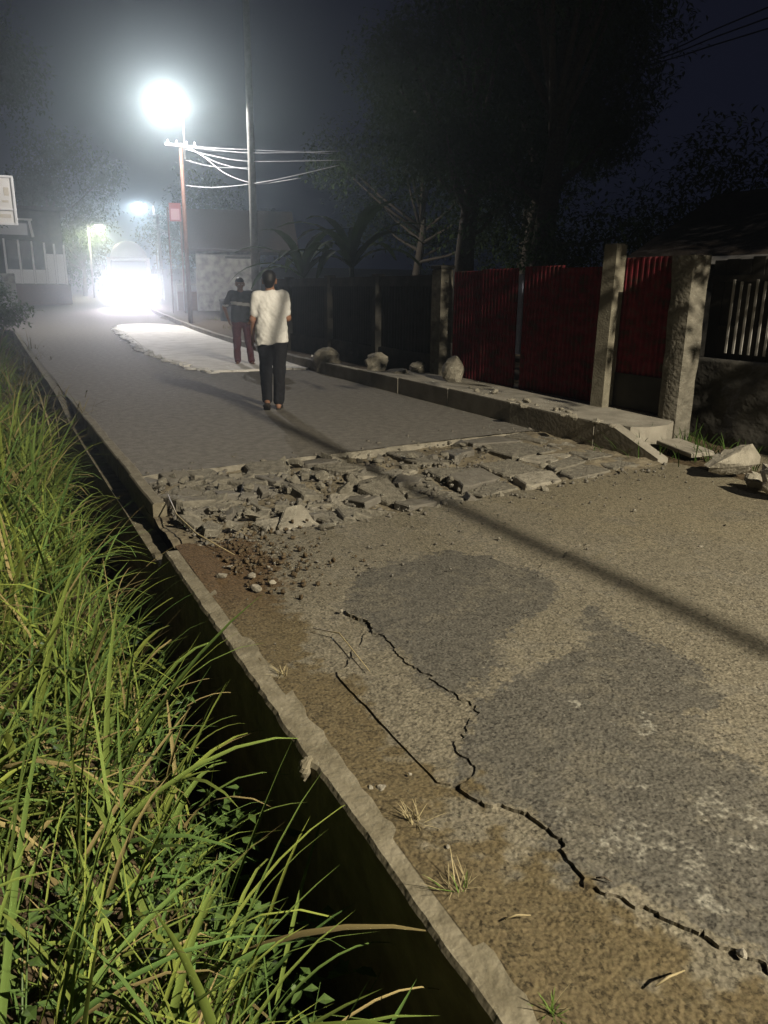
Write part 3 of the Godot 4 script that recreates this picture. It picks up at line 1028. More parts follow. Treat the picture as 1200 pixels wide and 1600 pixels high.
func make_ground() -> void:
	var ws := [-140.0, -80.0, -45.0, -28.0, -18.0, -12.0, -9.0, -7.0, -5.5, -4.5, -3.8, -3.2, -2.7, -2.2, -1.8, -1.4, -1.0, -0.7, -0.4, -0.2, 0.0, 0.12, 0.22, 0.3, 0.33, 0.37, 0.41, 0.46, 0.56, 0.7, 0.8, 0.9, 2.0, 3.4, 4.4, 5.0, 5.1, 5.25, 5.4, 5.6, 5.8, 6.0, 6.4, 6.9, 7.4, 8.0, 9.0, 10.5, 13.0, 17.0, 24.0, 36.0, 60.0, 100.0, 170.0]
	var ss := steps(-14.0, -1.0, 13) + steps(-0.75, 14.0, 59) + steps(14.5, 46.0, 63) + [48.0, 51.0, 55.0, 60.0, 68.0, 80.0, 100.0, 140.0, 200.0]
	setting("ground", sheet(ss, ws, func(s: float, w: float) -> float: return ground_y(s, w), func(s: float, w: float) -> Vector2: return Vector2(s, w)), M.earth)
	# near road, worn concrete and soil
	var road := road_material()
	M.road = road
	var relief := func(s: float, w: float) -> float:
		var y := road_relief(s, w)
		if w < 1.0: y += 0.012 * smoothstep(1.0, 0.86, w)
		return y
	var uv := func(s: float, w: float) -> Vector2: return road_uv(s, w)
	var wn := steps(0.81, 2.4, 44) + steps(2.45, 5.02, 50) + steps(5.1, 7.2, 30)
	var sn := steps(0.0, 1.0, 170)
	var near := setting("road", sheet(sn, wn, relief, uv, func(q: Vector2) -> Vector2: return Vector2(lerpf(-3.0, near_edge(q.y), pow(q.x, 0.9)), q.y)), road)
	near.set_meta("label", "worn concrete road surface with old asphalt and washed soil")
	# its broken face
	var st := tool()
	for i in 90:
		var a := 0.81 + 4.3 * i / 90.0
		var b := 0.81 + 4.3 * (i + 1) / 90.0
		quad(st, R(near_edge(b), b, -0.16), R(near_edge(a), a, -0.16), R(near_edge(a), a, relief.call(near_edge(a), a)), R(near_edge(b), b, relief.call(near_edge(b), b)))
	for i in 90:
		var a := 0.86 + 4.24 * i / 90.0
		var b := 0.86 + 4.24 * (i + 1) / 90.0
		quad(st, R(far_edge(a), a, -0.16), R(far_edge(b), b, -0.16), R(far_edge(b), b, 0.012), R(far_edge(a), a, 0.012))
	part(near, "broken_edge", done(st), M.broken)
	# the far stretch
	var wf := steps(0.0, 1.0, 22)
	var sf := steps(0.0, 0.25, 40) + steps(0.26, 1.0, 74)
	var far_skew := func(q: Vector2) -> Vector2:
		var s := 6.0 + q.x * q.x * 30.0 + q.x * 22.0
		var right := kerb_w(s) + 0.03
		var left := lerpf(0.86, 0.8, q.x)
		if s > 27.0: left = lerpf(0.8, -7.0, smoothstep(27.0, 44.0, s))
		var w := lerpf(left, right, q.y)
		if q.x < 0.12: s = lerpf(far_edge(w), s, q.x / 0.12)
		return Vector2(s, w)
	setting("road", sheet(sf, wf, func(s: float, w: float) -> float: return 0.012 + 0.012 * broad.get_noise_2d(s * 30.0, w * 30.0) * smoothstep(6.5, 7.5, s), uv, far_skew), M.far_road)
	# the road beyond the bend
	setting("road", sheet(steps(57.0, 130.0, 20), steps(-12.0, 14.0, 6), func(_s: float, _w: float) -> float: return 0.03, uv), M.far_road)
	# soil bed under the broken strip
	setting("ground", sheet(steps(0.0, 1.0, 40), steps(0.84, 5.1, 80), func(s: float, w: float) -> float: return -0.05 + 0.035 * fine.get_noise_2d(s * 130.0, w * 130.0) + 0.05 * smoothstep(3.6, 4.9, w), uv, func(q: Vector2) -> Vector2: return Vector2(lerpf(near_edge(q.y) - 0.05, far_edge(q.y) + 0.05, q.x), q.y)), M.verge)
	make_overlay()
	make_joint()
	make_fresh_slab()

func extrude_sw(poly: Array, y0: float, y1: float, rim := 0.006) -> ArrayMesh:    # an upright plate over (s, w) points
	var flat := PackedVector2Array()
	for p in poly: flat.append(Vector2(p[0], p[1]))
	var idx := Geometry2D.triangulate_polygon(flat)
	var st := tool()
	var put := func(q: Vector2, y: float) -> void:
		st.set_uv(road_uv(q.x, q.y)); st.set_uv2(q * 0.9); st.add_vertex(R(q.x, q.y, y))
	var turned := Geometry2D.is_polygon_clockwise(flat)
	for k in range(0, idx.size(), 3):
		var a := flat[idx[k]]; var b := flat[idx[k + 1]]; var c := flat[idx[k + 2]]
		if (b - a).cross(c - a) > 0.0:
			put.call(a, y1); put.call(b, y1); put.call(c, y1)
		else:
			put.call(a, y1); put.call(c, y1); put.call(b, y1)
	for i in flat.size():
		var a := flat[i]
		var b := flat[(i + 1) % flat.size()]
		if turned:
			var h := a; a = b; b = h
		put.call(a, y0); put.call(a, y1); put.call(b, y1)
		put.call(a, y0); put.call(b, y1); put.call(b, y0)
	return done(st)

func ragged(points: Array, amount: float, seed_: int, every := 0.03) -> Array:
	var out := []
	for i in points.size() - 1:
		var a := Vector2(points[i][0], points[i][1])
		var b := Vector2(points[i + 1][0], points[i + 1][1])
		var n := maxi(1, int(a.distance_to(b) / every))
		for k in n:
			var p := a.lerp(b, float(k) / n)
			p += Vector2(fine.get_noise_2d(p.x * 260.0, p.y * 260.0 + seed_), fine.get_noise_2d(p.x * 260.0 + 71.0, p.y * 260.0 - seed_)) * amount
			p += Vector2(fine.get_noise_2d(p.x * 1100.0, p.y * 1100.0 + seed_), fine.get_noise_2d(p.x * 1100.0 + 71.0, p.y * 1100.0 - seed_)) * amount * 0.45
			out.append([p.x, p.y])
	out.append(points[-1])
	return out

func make_overlay() -> void:
	# old asphalt layer lying on the concrete with a ragged edge
	var line := []
	for p in [[1330, 1570], [1120, 1480], [1000, 1420], [905, 1385], [880, 1330], [830, 1272], [780, 1262], [725, 1240], [738, 1205], [716, 1180], [722, 1150], [748, 1125], [742, 1108], [690, 1078], [640, 1042], [612, 1010], [580, 985], [556, 968], [540, 955]]:
		var q := SW(gp(p[0], p[1]))
		line.append([q.x, q.y])
	var edge := ragged(line, 0.035, 5, 0.012)
	edge = edge + ragged([[2.98, 1.36], [3.12, 1.8], [3.05, 2.4], [3.3, 3.1], [3.2, 4.0], [3.35, 5.0], [3.2, 6.2]], 0.04, 9, 0.08) + [[1.5, 6.6], [-1.0, 6.8], [-2.6, 6.5], [-2.6, 1.9], [-0.6, 1.75]]
	var o := setting("road_asphalt_layer", extrude_sw(edge, -0.02, 0.014), M.road)
	o.set_meta("label", "old asphalt layer with a ragged edge over the concrete road")

func make_joint() -> void:
	var a := SW(gp(682, 1224))
	var b := SW(gp(528, 1058))
	var edge := ragged([[a.x, a.y], [b.x, b.y]], 0.006, 4, 0.03) + ragged([[b.x + 0.02, b.y + 0.02], [2.75, 1.3], [2.7, 1.5]], 0.03, 6) + [[1.7, 1.5]] + ragged([[1.55, 1.35], [a.x - 0.03, a.y + 0.03]], 0.02, 7)
	setting("road_concrete_layer", extrude_sw(edge, -0.02, 0.0068), M.road).set_meta("label", "concrete layer with a straight sunken joint next to the soil strip")

func make_fresh_slab() -> void:
	var line := []
	var left := ragged([[13.5, 3.45], [15.0, 3.25], [17.0, 3.18], [19.5, 3.25], [22.0, 3.42], [25.0, 3.65], [27.5, 3.85], [29.3, 4.1]], 0.12, 3, 0.12)
	var tip := []
	for k in 9:
		var a := PI * k / 8.0
		tip.append([29.3 + sin(a) * 1.4, 5.1 - cos(a) * 1.0])
	var right := []
	for k in 16:
		var s := lerpf(28.8, 13.4, k / 15.0)
		right.append([s, kerb_w(s) - 0.02])
	var front := ragged([[13.4, 5.1], [13.7, 4.6], [13.55, 4.0], [13.5, 3.5]], 0.2, 8, 0.08)
	line = left + tip + right + front
	var o := setting("concrete_slab", extrude_sw(line, -0.02, 0.05), M.fresh)
	o.set_meta("label", "strip of fresh pale concrete along the kerb with a ragged edge")
	# the lumpy spill along its edge
	for i in left.size() - 1:
		if i % 2 == 1: continue
		var p: Array = left[i]
		part(o, "concrete_spill", lump(Vector3(rng.randf_range(0.2, 0.5), rng.randf_range(0.08, 0.14), rng.randf_range(0.16, 0.34)), 400 + i, 6, 0.2), M.fresh, Transform3D(Basis(Vector3.UP, rng.randf() * TAU), R(p[0], p[1], 0.02)))

func make_drain_wall() -> void:
	var t := thing("drain_wall", "low concrete drain wall running along the edge of the soil strip", "wall")
	# near part: one long casting with a chipped lip
	var st := tool()
	var prev := []
	for i in 255:
		var s := -3.0 + i * 0.03
		var thick := 0.112 if s > 1.95 else 0.1
		var out := 0.735 + 0.006 * fine.get_noise_1d(s * 60.0) + 0.006 * fine.get_noise_1d(s * 500.0 + 30.0) + (0.012 if s < 1.95 else 0.0)
		var inner := out + thick + 0.018 * fine.get_noise_1d(s * 90.0 + 50.0) + 0.012 * fine.get_noise_1d(s * 420.0)
		var y := 0.012 + 0.004 * fine.get_noise_1d(s * 50.0 + 9.0)
		y = lerpf(y, -0.14, smoothstep(4.15, 4.4, s))
		if s > 4.3: inner = 0.85
		var row := [R(s, out - 0.01, -1.2), R(s, out, y - 0.012), R(s, out + 0.01, y), R(s, inner - 0.01, y), R(s, inner, y - 0.012), R(s, inner, -1.2)]
		if i > 0:
			for k in 5: quad(st, prev[k], row[k], row[k + 1], prev[k + 1])
		prev = row
	part(t, "wall", done(st), M.wall_top)
	part(t, "loose_lip", lump(Vector3(0.07, 0.09, 0.09), 91, 8, 0.15), M.wall_top, Transform3D(Basis(), R(1.97, 0.738, -0.025)))
	var b := thing("road_edge_beam", "cracked concrete edge beam ending in a broken face beside the rubble", "kerb beam")
	var s0 := 5.08
	for k in 5:
		var s1 := s0 + [0.95, 0.7, 1.1, 1.2, 1.6][k] as float
		var bm := tool()
		var y := 0.045 - 0.006 * k
		var j := rng.randf_range(-0.01, 0.01)
		var a0 := s0 + 0.008
		var rows := []
		for i in 5:
			var s := lerpf(a0, s1, i / 4.0)
			var o := 0.845 + j + 0.008 * fine.get_noise_1d(s * 300.0)
			var n := 0.935 + j + 0.012 * fine.get_noise_1d(s * 300.0 + 77.0)
			rows.append([R(s, o, -0.6), R(s, o, y - 0.01), R(s, o + 0.01, y), R(s, n - 0.012, y), R(s, n, y - 0.012), R(s, n, -0.6)])
		for i in 4:
			for q in 5: quad(bm, rows[i][q], rows[i + 1][q], rows[i + 1][q + 1], rows[i][q + 1])
		for q in [0, 4]:
			var r: Array = rows[q]
			if q == 0:
				quad(bm, r[0], r[1], r[4], r[5]); quad(bm, r[1], r[2], r[3], r[4])
			else:
				quad(bm, r[5], r[4], r[1], r[0]); quad(bm, r[4], r[3], r[2], r[1])
		part(b, "beam_piece", done(bm), M.wall_top)
		s0 = s1
	# further on the wall is hidden by plants
	var f := thing("drain_wall", "overgrown concrete drain wall further along the road edge", "wall")
	var fw := tool()
	prev = []
	for i in 40:
		var s := 4.6 + i * 0.62
		var y := lerpf(-0.14, 0.0, smoothstep(9.0, 12.0, s)) + 0.012 * fine.get_noise_1d(s * 90.0)
		var out := 0.735 + 0.01 * fine.get_noise_1d(s * 120.0)
		var row := [R(s, out, -1.2), R(s, out, y), R(s, 0.85, y), R(s, 0.85, -1.2)]
		if i > 0:
			for k in 3: quad(fw, prev[k], row[k], row[k + 1], prev[k + 1])
		prev = row
	part(f, "wall", done(fw), M.wall_top)

func make_rubble() -> void:
	var r := RandomNumberGenerator.new()
	r.seed = 2024
	# plates: a jittered net of cells over the strip
	var nu := 6
	var cols := []
	var w := 1.0
	while w < 4.75:
		cols.append(w)
		w += r.randf_range(0.22, 0.34) if w < 2.4 else r.randf_range(0.38, 0.62)
	cols.append(4.95)
	var knots := []
	for i in cols.size():
		var line := []
		var c: float = cols[i]
		for k in nu + 1:
			var f := float(k) / nu
			var s := lerpf(near_edge(c) + 0.05, far_edge(c) - 0.04, f)
			var inside := 1.0 if k > 0 and k < nu else 0.25
			line.append(Vector2(s + r.randf_range(-0.13, 0.13) * inside, c + r.randf_range(-0.12, 0.12)))
		knots.append(line)
	var n := 0
	for i in cols.size() - 1:
		var k := 0
		while k < nu:
			var span := 1
			if cols[i] > 2.6 and r.randf() < 0.45 and k + 1 < nu: span = 2
			var p := [knots[i][k], knots[i][k + span], knots[i + 1][k + span], knots[i + 1][k]]
			k += span
			var c: Vector2 = (p[0] + p[1] + p[2] + p[3]) / 4.0
			var crumbled := c.y < 2.5
			if r.randf() < (0.3 if crumbled else 0.07): continue
			var poly := PackedVector2Array()
			for e in 4:
				var a: Vector2 = p[e]
				var b: Vector2 = p[(e + 1) % 4]
				poly.append(a.lerp(b, r.randf_range(0.06, 0.14)))
				if r.randf() < 0.6: poly.append(a.lerp(b, r.randf_range(0.35, 0.65)) + (c - a).normalized() * r.randf_range(-0.02, 0.05))
				poly.append(a.lerp(b, r.randf_range(0.86, 0.95)))
			var shrink := r.randf_range(0.86, 0.97)
			var local := PackedVector2Array()
			for q in poly:
				var d := (q - c) * shrink
				var world := R(c.x + d.x, c.y + d.y) - R(c.x, c.y)
				local.append(Vector2(world.x, world.z))
			var st := tool()
			rng.seed = 5000 + n
			prism(st, local, -0.075, 0.0, 0.01, 0.006)
			var flush := smoothstep(3.4, 4.6, c.y)
			var tilt := lerpf(0.13 if crumbled else 0.06, 0.01, flush)
			var y := lerpf(r.randf_range(-0.03, 0.022), 0.004, flush)
			var basis := Basis.from_euler(Vector3(r.randfn(0, tilt), r.randfn(0, 0.08), r.randfn(0, tilt)))
			solo("concrete_plate", "flat broken plate of road concrete lying in the broken strip", "concrete plate", done(st), [M.rubble, M.broken, M.far_road][[0, 0, 1, 0, 2][n % 5]], Transform3D(basis, R(c.x, c.y, y)), "broken plates across the road")
			n += 1
	# tilted shards where the strip is most broken
	for i in 90:
		var wv := 0.98 + pow(r.randf(), 1.5) * (2.0 if i < 70 else 3.6)
		var s := lerpf(near_edge(wv) - 0.03, far_edge(wv) - 0.05, r.randf())
		var size := r.randf_range(0.05, 0.15)
		var corners := PackedVector2Array()
		var nc := r.randi_range(3, 5)
		for e in nc:
			var a := TAU * (e + r.randf_range(-0.25, 0.25)) / nc
			corners.append(Vector2(cos(a) * size * r.randf_range(0.6, 1.2), sin(a) * size * r.randf_range(0.5, 1.0)))
		var st := tool()
		rng.seed = 7000 + i
		prism(st, corners, -0.03, 0.016, 0.006, 0.008)
		solo("concrete_shard", "small tilted shard of road concrete in the crumbled part of the strip", "concrete shard", done(st), [M.rubble, M.far_road, M.rubble][i % 3], Transform3D(Basis.from_euler(Vector3(r.randfn(0, 0.2), r.randf() * TAU, r.randfn(0, 0.2))), R(s, wv, r.randf_range(-0.04, 0.008))), "tilted shards in the broken strip")
	# loose chunks, mostly on the drain side
	for i in 70:
		var f := r.randf()
		var wv := 1.0 + pow(f, 1.7) * 3.6
		var u := r.randf()
		var s := lerpf(near_edge(wv) - 0.12, far_edge(wv) + 0.02, u)
		var size := r.randf_range(0.04, 0.12) * (1.35 if wv < 2.4 and r.randf() < 0.4 else 1.0)
		var sz := Vector3(size * r.randf_range(0.8, 1.5), size * r.randf_range(0.5, 0.9), size * r.randf_range(0.8, 1.3))
		solo("concrete_chunk", "loose angular chunk of broken concrete among the broken plates", "concrete chunk", lump(sz, 900 + i, 10, 0.12), M.rubble, Transform3D(Basis.from_euler(Vector3(r.randfn(0, 0.3), r.randf() * TAU, r.randfn(0, 0.3))), R(s, wv, sz.y * 0.2 + r.randf_range(-0.05, 0.01))), "loose chunks in the broken strip")
	# crumbs
	var crumbs := tool()
	var bits := []
	for i in 6: bits.append(lump_small(60 + i))
	for i in 3000:
		var wv := 0.95 + pow(r.randf(), 1.3) * 4.2
		var s := r.randfn(lerpf(near_edge(wv), far_edge(wv), 0.4), 0.75)
		if s > far_edge(wv) + 0.5: continue
		var y := -0.02 if s > near_edge(wv) and s < far_edge(wv) else 0.006
		if s < 3.3: y = 0.02
		var sz := (0.004 + 0.026 * pow(r.randf(), 3.0)) * (1.0 if s > near_edge(wv) - 0.15 else 0.5)
		crumbs.append_from(bits[i % 6], 0, Transform3D(Basis.from_euler(Vector3(r.randf() * TAU, r.randf() * TAU, 0)).scaled(Vector3.ONE * sz), R(s, wv, y + sz * 0.2)))
	solo("concrete_crumbs", "small crumbs and grit of broken concrete scattered round the broken strip", "rubble", done(crumbs), M.far_road, Transform3D(), "", "stuff")

func lump_small(seed_: int) -> ArrayMesh:
	var r := RandomNumberGenerator.new()
	r.seed = seed_
	var st := tool()
	var lo := PackedVector3Array(); var hi := PackedVector3Array()
	for k in 5:
		var a := -TAU * k / 5.0 + r.randf_range(-0.3, 0.3)
		lo.append(Vector3(cos(a) * r.randf_range(0.5, 0.9), -0.4, sin(a) * r.randf_range(0.5, 0.9)))
		a += r.randf_range(-0.2, 0.2)
		hi.append(Vector3(cos(a) * r.randf_range(0.3, 0.8), r.randf_range(0.2, 0.5), sin(a) * r.randf_range(0.3, 0.8)))
	ring_faces(st, lo, hi); cap(st, hi, true); cap(st, lo, false)
	return done(st)

func make_kerb() -> void:
	var t := thing("kerb", "grey concrete kerb of long blocks along the far side of the road", "kerb")
	var end := tool()   # the sloping end block
	var a := R(4.86, 5.1, -0.1); var b := R(5.62, 5.1, -0.1)
	var prof := [[4.8, -0.1], [5.62, -0.1], [5.62, 0.24], [5.42, 0.24], [4.8, 0.035]]
	for k in prof.size():
		var p: Array = prof[k]
		var q: Array = prof[(k + 1) % prof.size()]
		quad(end, R(p[0], 5.1, p[1]), R(q[0], 5.1, q[1]), R(q[0], 5.22, q[1]), R(p[0], 5.22, p[1]))
	for w in [5.1, 5.22]:
		for k in range(1, prof.size() - 1):
			var p0 := R(prof[0][0], w, prof[0][1]); var p1 := R(prof[k][0], w, prof[k][1]); var p2 := R(prof[k + 1][0], w, prof[k + 1][1])
			if w < 5.15: tri(end, p0, p2, p1)
			else: tri(end, p0, p1, p2)
	part(t, "kerb_block", done(end), M.kerb)
	var s := 5.63
	var n := 0
	while s < 48.0:
		var l := 1.38
		var w0 := kerb_w(s) - 0.02
		var w1 := kerb_w(s + l) - 0.02
		var h := lerpf(0.24, 0.17, smoothstep(8.0, 16.0, s))
		var p := R(s + l * 0.5, (w0 + w1) * 0.5, 0.0)
		var e0 := R(s, w0, 0.0)
		var e1 := R(s + l, w1, 0.0)
		var along := (e1 - e0).normalized()
		var basis := Basis(along, Vector3.UP, along.cross(Vector3.UP).normalized())
		var st := tool()
		rng.seed = 800 + n
		prism(st, rect(0, 0, e0.distance_to(e1) - 0.007, 0.13), -0.12, h + rng.randf_range(-0.008, 0.006), 0.014, 0.002)
		part(t, "kerb_block", done(st), M.kerb, Transform3D(basis * Basis.from_euler(Vector3(rng.randfn(0, 0.01), rng.randfn(0, 0.004), 0)), p + basis.z * rng.randf_range(0.045, 0.065)))
		part(t, "mortar", block(Vector3(0.02, h - 0.015, 0.1), 0.002), M.dark_wall, Transform3D(basis, e0 + basis.z * 0.058))
		s += l
		n += 1

func make_platform() -> void:
	var pts := [[5.62, 5.2]]
	for k in 7:
		var a := PI * 0.5 * k / 6.0
		pts.append([5.5 - 0.0 + 0.5 * (1.0 - sin(a)) - 0.02, 5.25 + 0.75 * (1.0 - cos(a)) + 0.03])
	pts = [[5.62, 5.21], [5.3, 5.24], [5.22, 5.4], [5.25, 5.65], [5.36, 5.85], [5.5, 5.98], [5.6, 6.15], [10.6, 6.15], [10.9, 5.6], [10.75, 5.21]]
	var o := solo("driveway_slab", "raised concrete driveway slab between the kerb and the red fence", "slab", extrude_sw(pts, -0.1, 0.228), M.kerb)
	o.set_meta("kind", "structure")

# ---------------------------------------------------------------- fences
func corrugated(width: float, height: float, pitch: float, deep: float) -> ArrayMesh:
	var st := tool()
	var x := -width / 2
	var prof := PackedVector2Array()
	while x < width / 2 - 0.001:
		prof.append(Vector2(x, 0)); prof.append(Vector2(x + pitch * 0.25, 0)); prof.append(Vector2(x + pitch * 0.45, deep)); prof.append(Vector2(x + pitch * 0.75, deep))
		x += pitch
	prof.append(Vector2(minf(x, width / 2), 0))
	for i in prof.size() - 1:
		var a := prof[i]; var b := prof[i + 1]
		quad(st, Vector3(a.x, 0, a.y), Vector3(a.x, height, a.y), Vector3(b.x, height, b.y), Vector3(b.x, 0, b.y))
		quad(st, Vector3(b.x, 0, b.y - 0.004), Vector3(b.x, height, b.y - 0.004), Vector3(a.x, height, a.y - 0.004), Vector3(a.x, 0, a.y - 0.004))
	return done(st)

func fence_basis() -> Basis:      # local x along the road towards the camera, z towards the road
	var along := Vector3(-DIR.x, 0, -DIR.y)
	return Basis(along, Vector3.UP, along.cross(Vector3.UP).normalized())

func make_fences() -> void:
	var fb := fence_basis()
	var yaw := fb.get_euler().y
	# red corrugated fence
	var t := thing("corrugated_fence", "dark red corrugated metal fence standing on the driveway slab", "fence", R(8.3, 6.06, 0.2), yaw)
	var sheets := [[9.82, 9.08], [9.08, 8.28], [8.16, 7.42], [7.42, 6.62]]
	for k in 4:
		var mid: float = (sheets[k][0] + sheets[k][1]) / 2.0
		var wd: float = sheets[k][0] - sheets[k][1] + 0.02
		part(t, "metal_sheet", corrugated(wd, 1.5 + 0.015 * (k % 3), 0.076, 0.02), M.red_sheet, Transform3D(Basis(Vector3.RIGHT, 0.01 * (k % 2)), Vector3(8.3 - mid, 0.0, 0.004 * (k % 2))))
	part(t, "rail", block(Vector3(3.2, 0.05, 0.04)), M.black_sheet, Transform3D(Basis(), Vector3(0.1, 0.35, -0.035)))
	part(t, "rail", block(Vector3(3.2, 0.05, 0.04)), M.black_sheet, Transform3D(Basis(), Vector3(0.1, 1.2, -0.035)))
	part(t, "blue_strip", block(Vector3(0.075, 0.98, 0.03)), plain(srgb(0.2, 0.22, 0.3), 0.6), Transform3D(Basis(), Vector3(8.3 - 8.2, 0.46, 0.02)))
	var t2 := thing("gate_panel", "narrow dark red metal gate between the square post and the rough pillar", "gate", R(6.05, 6.06, 0.2), yaw)
	part(t2, "metal_sheet", corrugated(0.78, 1.55, 0.076, 0.02), M.red_sheet, Transform3D(Basis(), Vector3(0, 0.03, 0)))
	part(t2, "kick_panel", block(Vector3(0.72, 0.36, 0.012)), M.black_sheet, Transform3D(Basis(), Vector3(0, 0.04, 0.03)))
	# square post
	var post := thing("square_post", "pale square concrete post standing taller than the red fence", "post", R(6.48, 5.93, 0.2), yaw + 0.1)
	part(post, "shaft", block(Vector3(0.17, 1.72, 0.15), 0.012, 0.004), M.post, Transform3D(Basis.from_euler(Vector3(0, 0, -0.012)), Vector3.ZERO))
	# rough pillar
	var pil := tool()
	var prev := PackedVector3Array()
	for i in 16:
		var y := -0.15 + i * 0.128
		var ring := PackedVector3Array()
		for k in 12:
			var a := -TAU * (k + 0.5) / 12.0
			var sq := 0.112 / maxf(absf(cos(a)), absf(sin(a)))
			sq = lerpf(sq, 0.12, 0.35) * (1.0 + 0.13 * fine.get_noise_3d(cos(a) * 80.0, y * 130.0, sin(a) * 80.0)) * (1.0 + 0.12 * smoothstep(1.4, 1.75, y))
			ring.append(Vector3(cos(a) * sq * 1.15, y, sin(a) * sq))
		if i > 0: ring_faces(pil, prev, ring)
		prev = ring
	cap(pil, prev, true)
	solo("rough_pillar", "rough weathered masonry pillar at the end of the red gate", "pillar", done(pil), M.pillar, Transform3D(fb, R(5.5, 6.0, 0.0)))
	# grey pillar at the other end of the red fence
	var gp_ := thing("fence_pillar", "broad grey concrete pillar between the red fence and the dark fence", "pillar", R(10.1, 6.02, 0.1), yaw)
	part(gp_, "shaft", block(Vector3(0.26, 1.64, 0.2), 0.015, 0.005), M.pillar)
	part(gp_, "coping", block(Vector3(0.3, 0.05, 0.24), 0.012), M.dark_wall, Transform3D(Basis(), Vector3(0, 1.64, 0)))
	# dark fence: low wall, posts, black sheets
	var d := thing("dark_fence", "dark fence of black metal sheets over a low wall behind the kerb", "fence", R(14.2, 6.05, 0.08), yaw)
	part(d, "low_wall", block(Vector3(8.1, 0.42, 0.14), 0.012), M.dark_wall)
	for k in 10:
		part(d, "metal_sheet", corrugated(0.82, 1.0, 0.1, 0.018), M.black_sheet, Transform3D(Basis(), Vector3(-3.66 + k * 0.81, 0.42, 0.0)))
	part(d, "top_beam", block(Vector3(8.1, 0.16, 0.13), 0.01), M.dark_wall, Transform3D(Basis(), Vector3(0, 1.42, 0)))
	for s in [12.2, 14.32, 16.6, 17.95]:
		part(d, "post", block(Vector3(0.15, 1.62, 0.18), 0.012), M.dark_wall, Transform3D(Basis(), Vector3(14.2 - s, 0.0, 0.04)))
	# wall and boards on the near side
	var st := tool()
	rng.seed = 31
	var wall := thing("garden_wall", "low rough plastered garden wall behind the rock pile", "wall", R(3.4, 6.38, 0.0), yaw)
	part(wall, "masonry", rough_wall(4.4, 0.82, 0.2), M.dark_wall)
	var fence := thing("picket_fence", "dark board fence with a row of pale bars above the garden wall", "fence", R(3.4, 6.4, 0.8), yaw)
	for k in 30:
		part(fence, "board", block(Vector3(0.135, 0.95 + rng.randf_range(-0.02, 0.02), 0.02), 0.004), M.black_sheet, Transform3D(Basis(), Vector3(-2.1 + k * 0.142, 0.0, rng.randf_range(-0.004, 0.004))))
	part(fence, "rail", block(Vector3(4.3, 0.06, 0.04)), M.black_sheet, Transform3D(Basis(), Vector3(0, 0.74, 0.035)))
	for k in 11:
		part(fence, "pale_bar", block(Vector3(0.022, 0.68 - 0.02 * (k % 3), 0.012), 0.003), M.bar, Transform3D(Basis(), Vector3(3.4 - 5.26 + k * 0.085, 0.08, 0.075)))
	part(fence, "rail", block(Vector3(1.1, 0.03, 0.02)), M.black_sheet, Transform3D(Basis(), Vector3(3.4 - 4.84, 0.3, 0.058)))

func rough_wall(long: float, high: float, thick: float) -> ArrayMesh:
	var st := SurfaceTool.new()
	st.begin(Mesh.PRIMITIVE_TRIANGLES)
	var nx := 120
	var ny := 26
	var pt := func(i: int, k: int) -> Vector3:
		var x := -long / 2 + long * i / nx
		var y := -0.1 + (high + 0.1) * k / ny
		return Vector3(x, y, thick / 2 + 0.035 * fine.get_noise_2d(x * 45.0, y * 45.0) + 0.012 * fine.get_noise_2d(x * 160.0, y * 160.0))
	for i in nx:
		for k in ny:
			quad(st, pt.call(i, k), pt.call(i, k + 1), pt.call(i + 1, k + 1), pt.call(i + 1, k))
	for i in nx:
		var a: Vector3 = pt.call(i, ny)
		var b: Vector3 = pt.call(i + 1, ny)
		quad(st, a, Vector3(a.x, a.y, -thick / 2), Vector3(b.x, b.y, -thick / 2), b)
	for e in [[long / 2, 1], [-long / 2, -1]]:
		var x: float = e[0]
		quad(st, Vector3(x, -0.1, thick / 2), Vector3(x, high, thick / 2), Vector3(x, high, -thick / 2), Vector3(x, -0.1, -thick / 2))
	quad(st, Vector3(long / 2, -0.1, -thick / 2), Vector3(long / 2, high, -thick / 2), Vector3(-long / 2, high, -thick / 2), Vector3(-long / 2, -0.1, -thick / 2))
	return done(st)

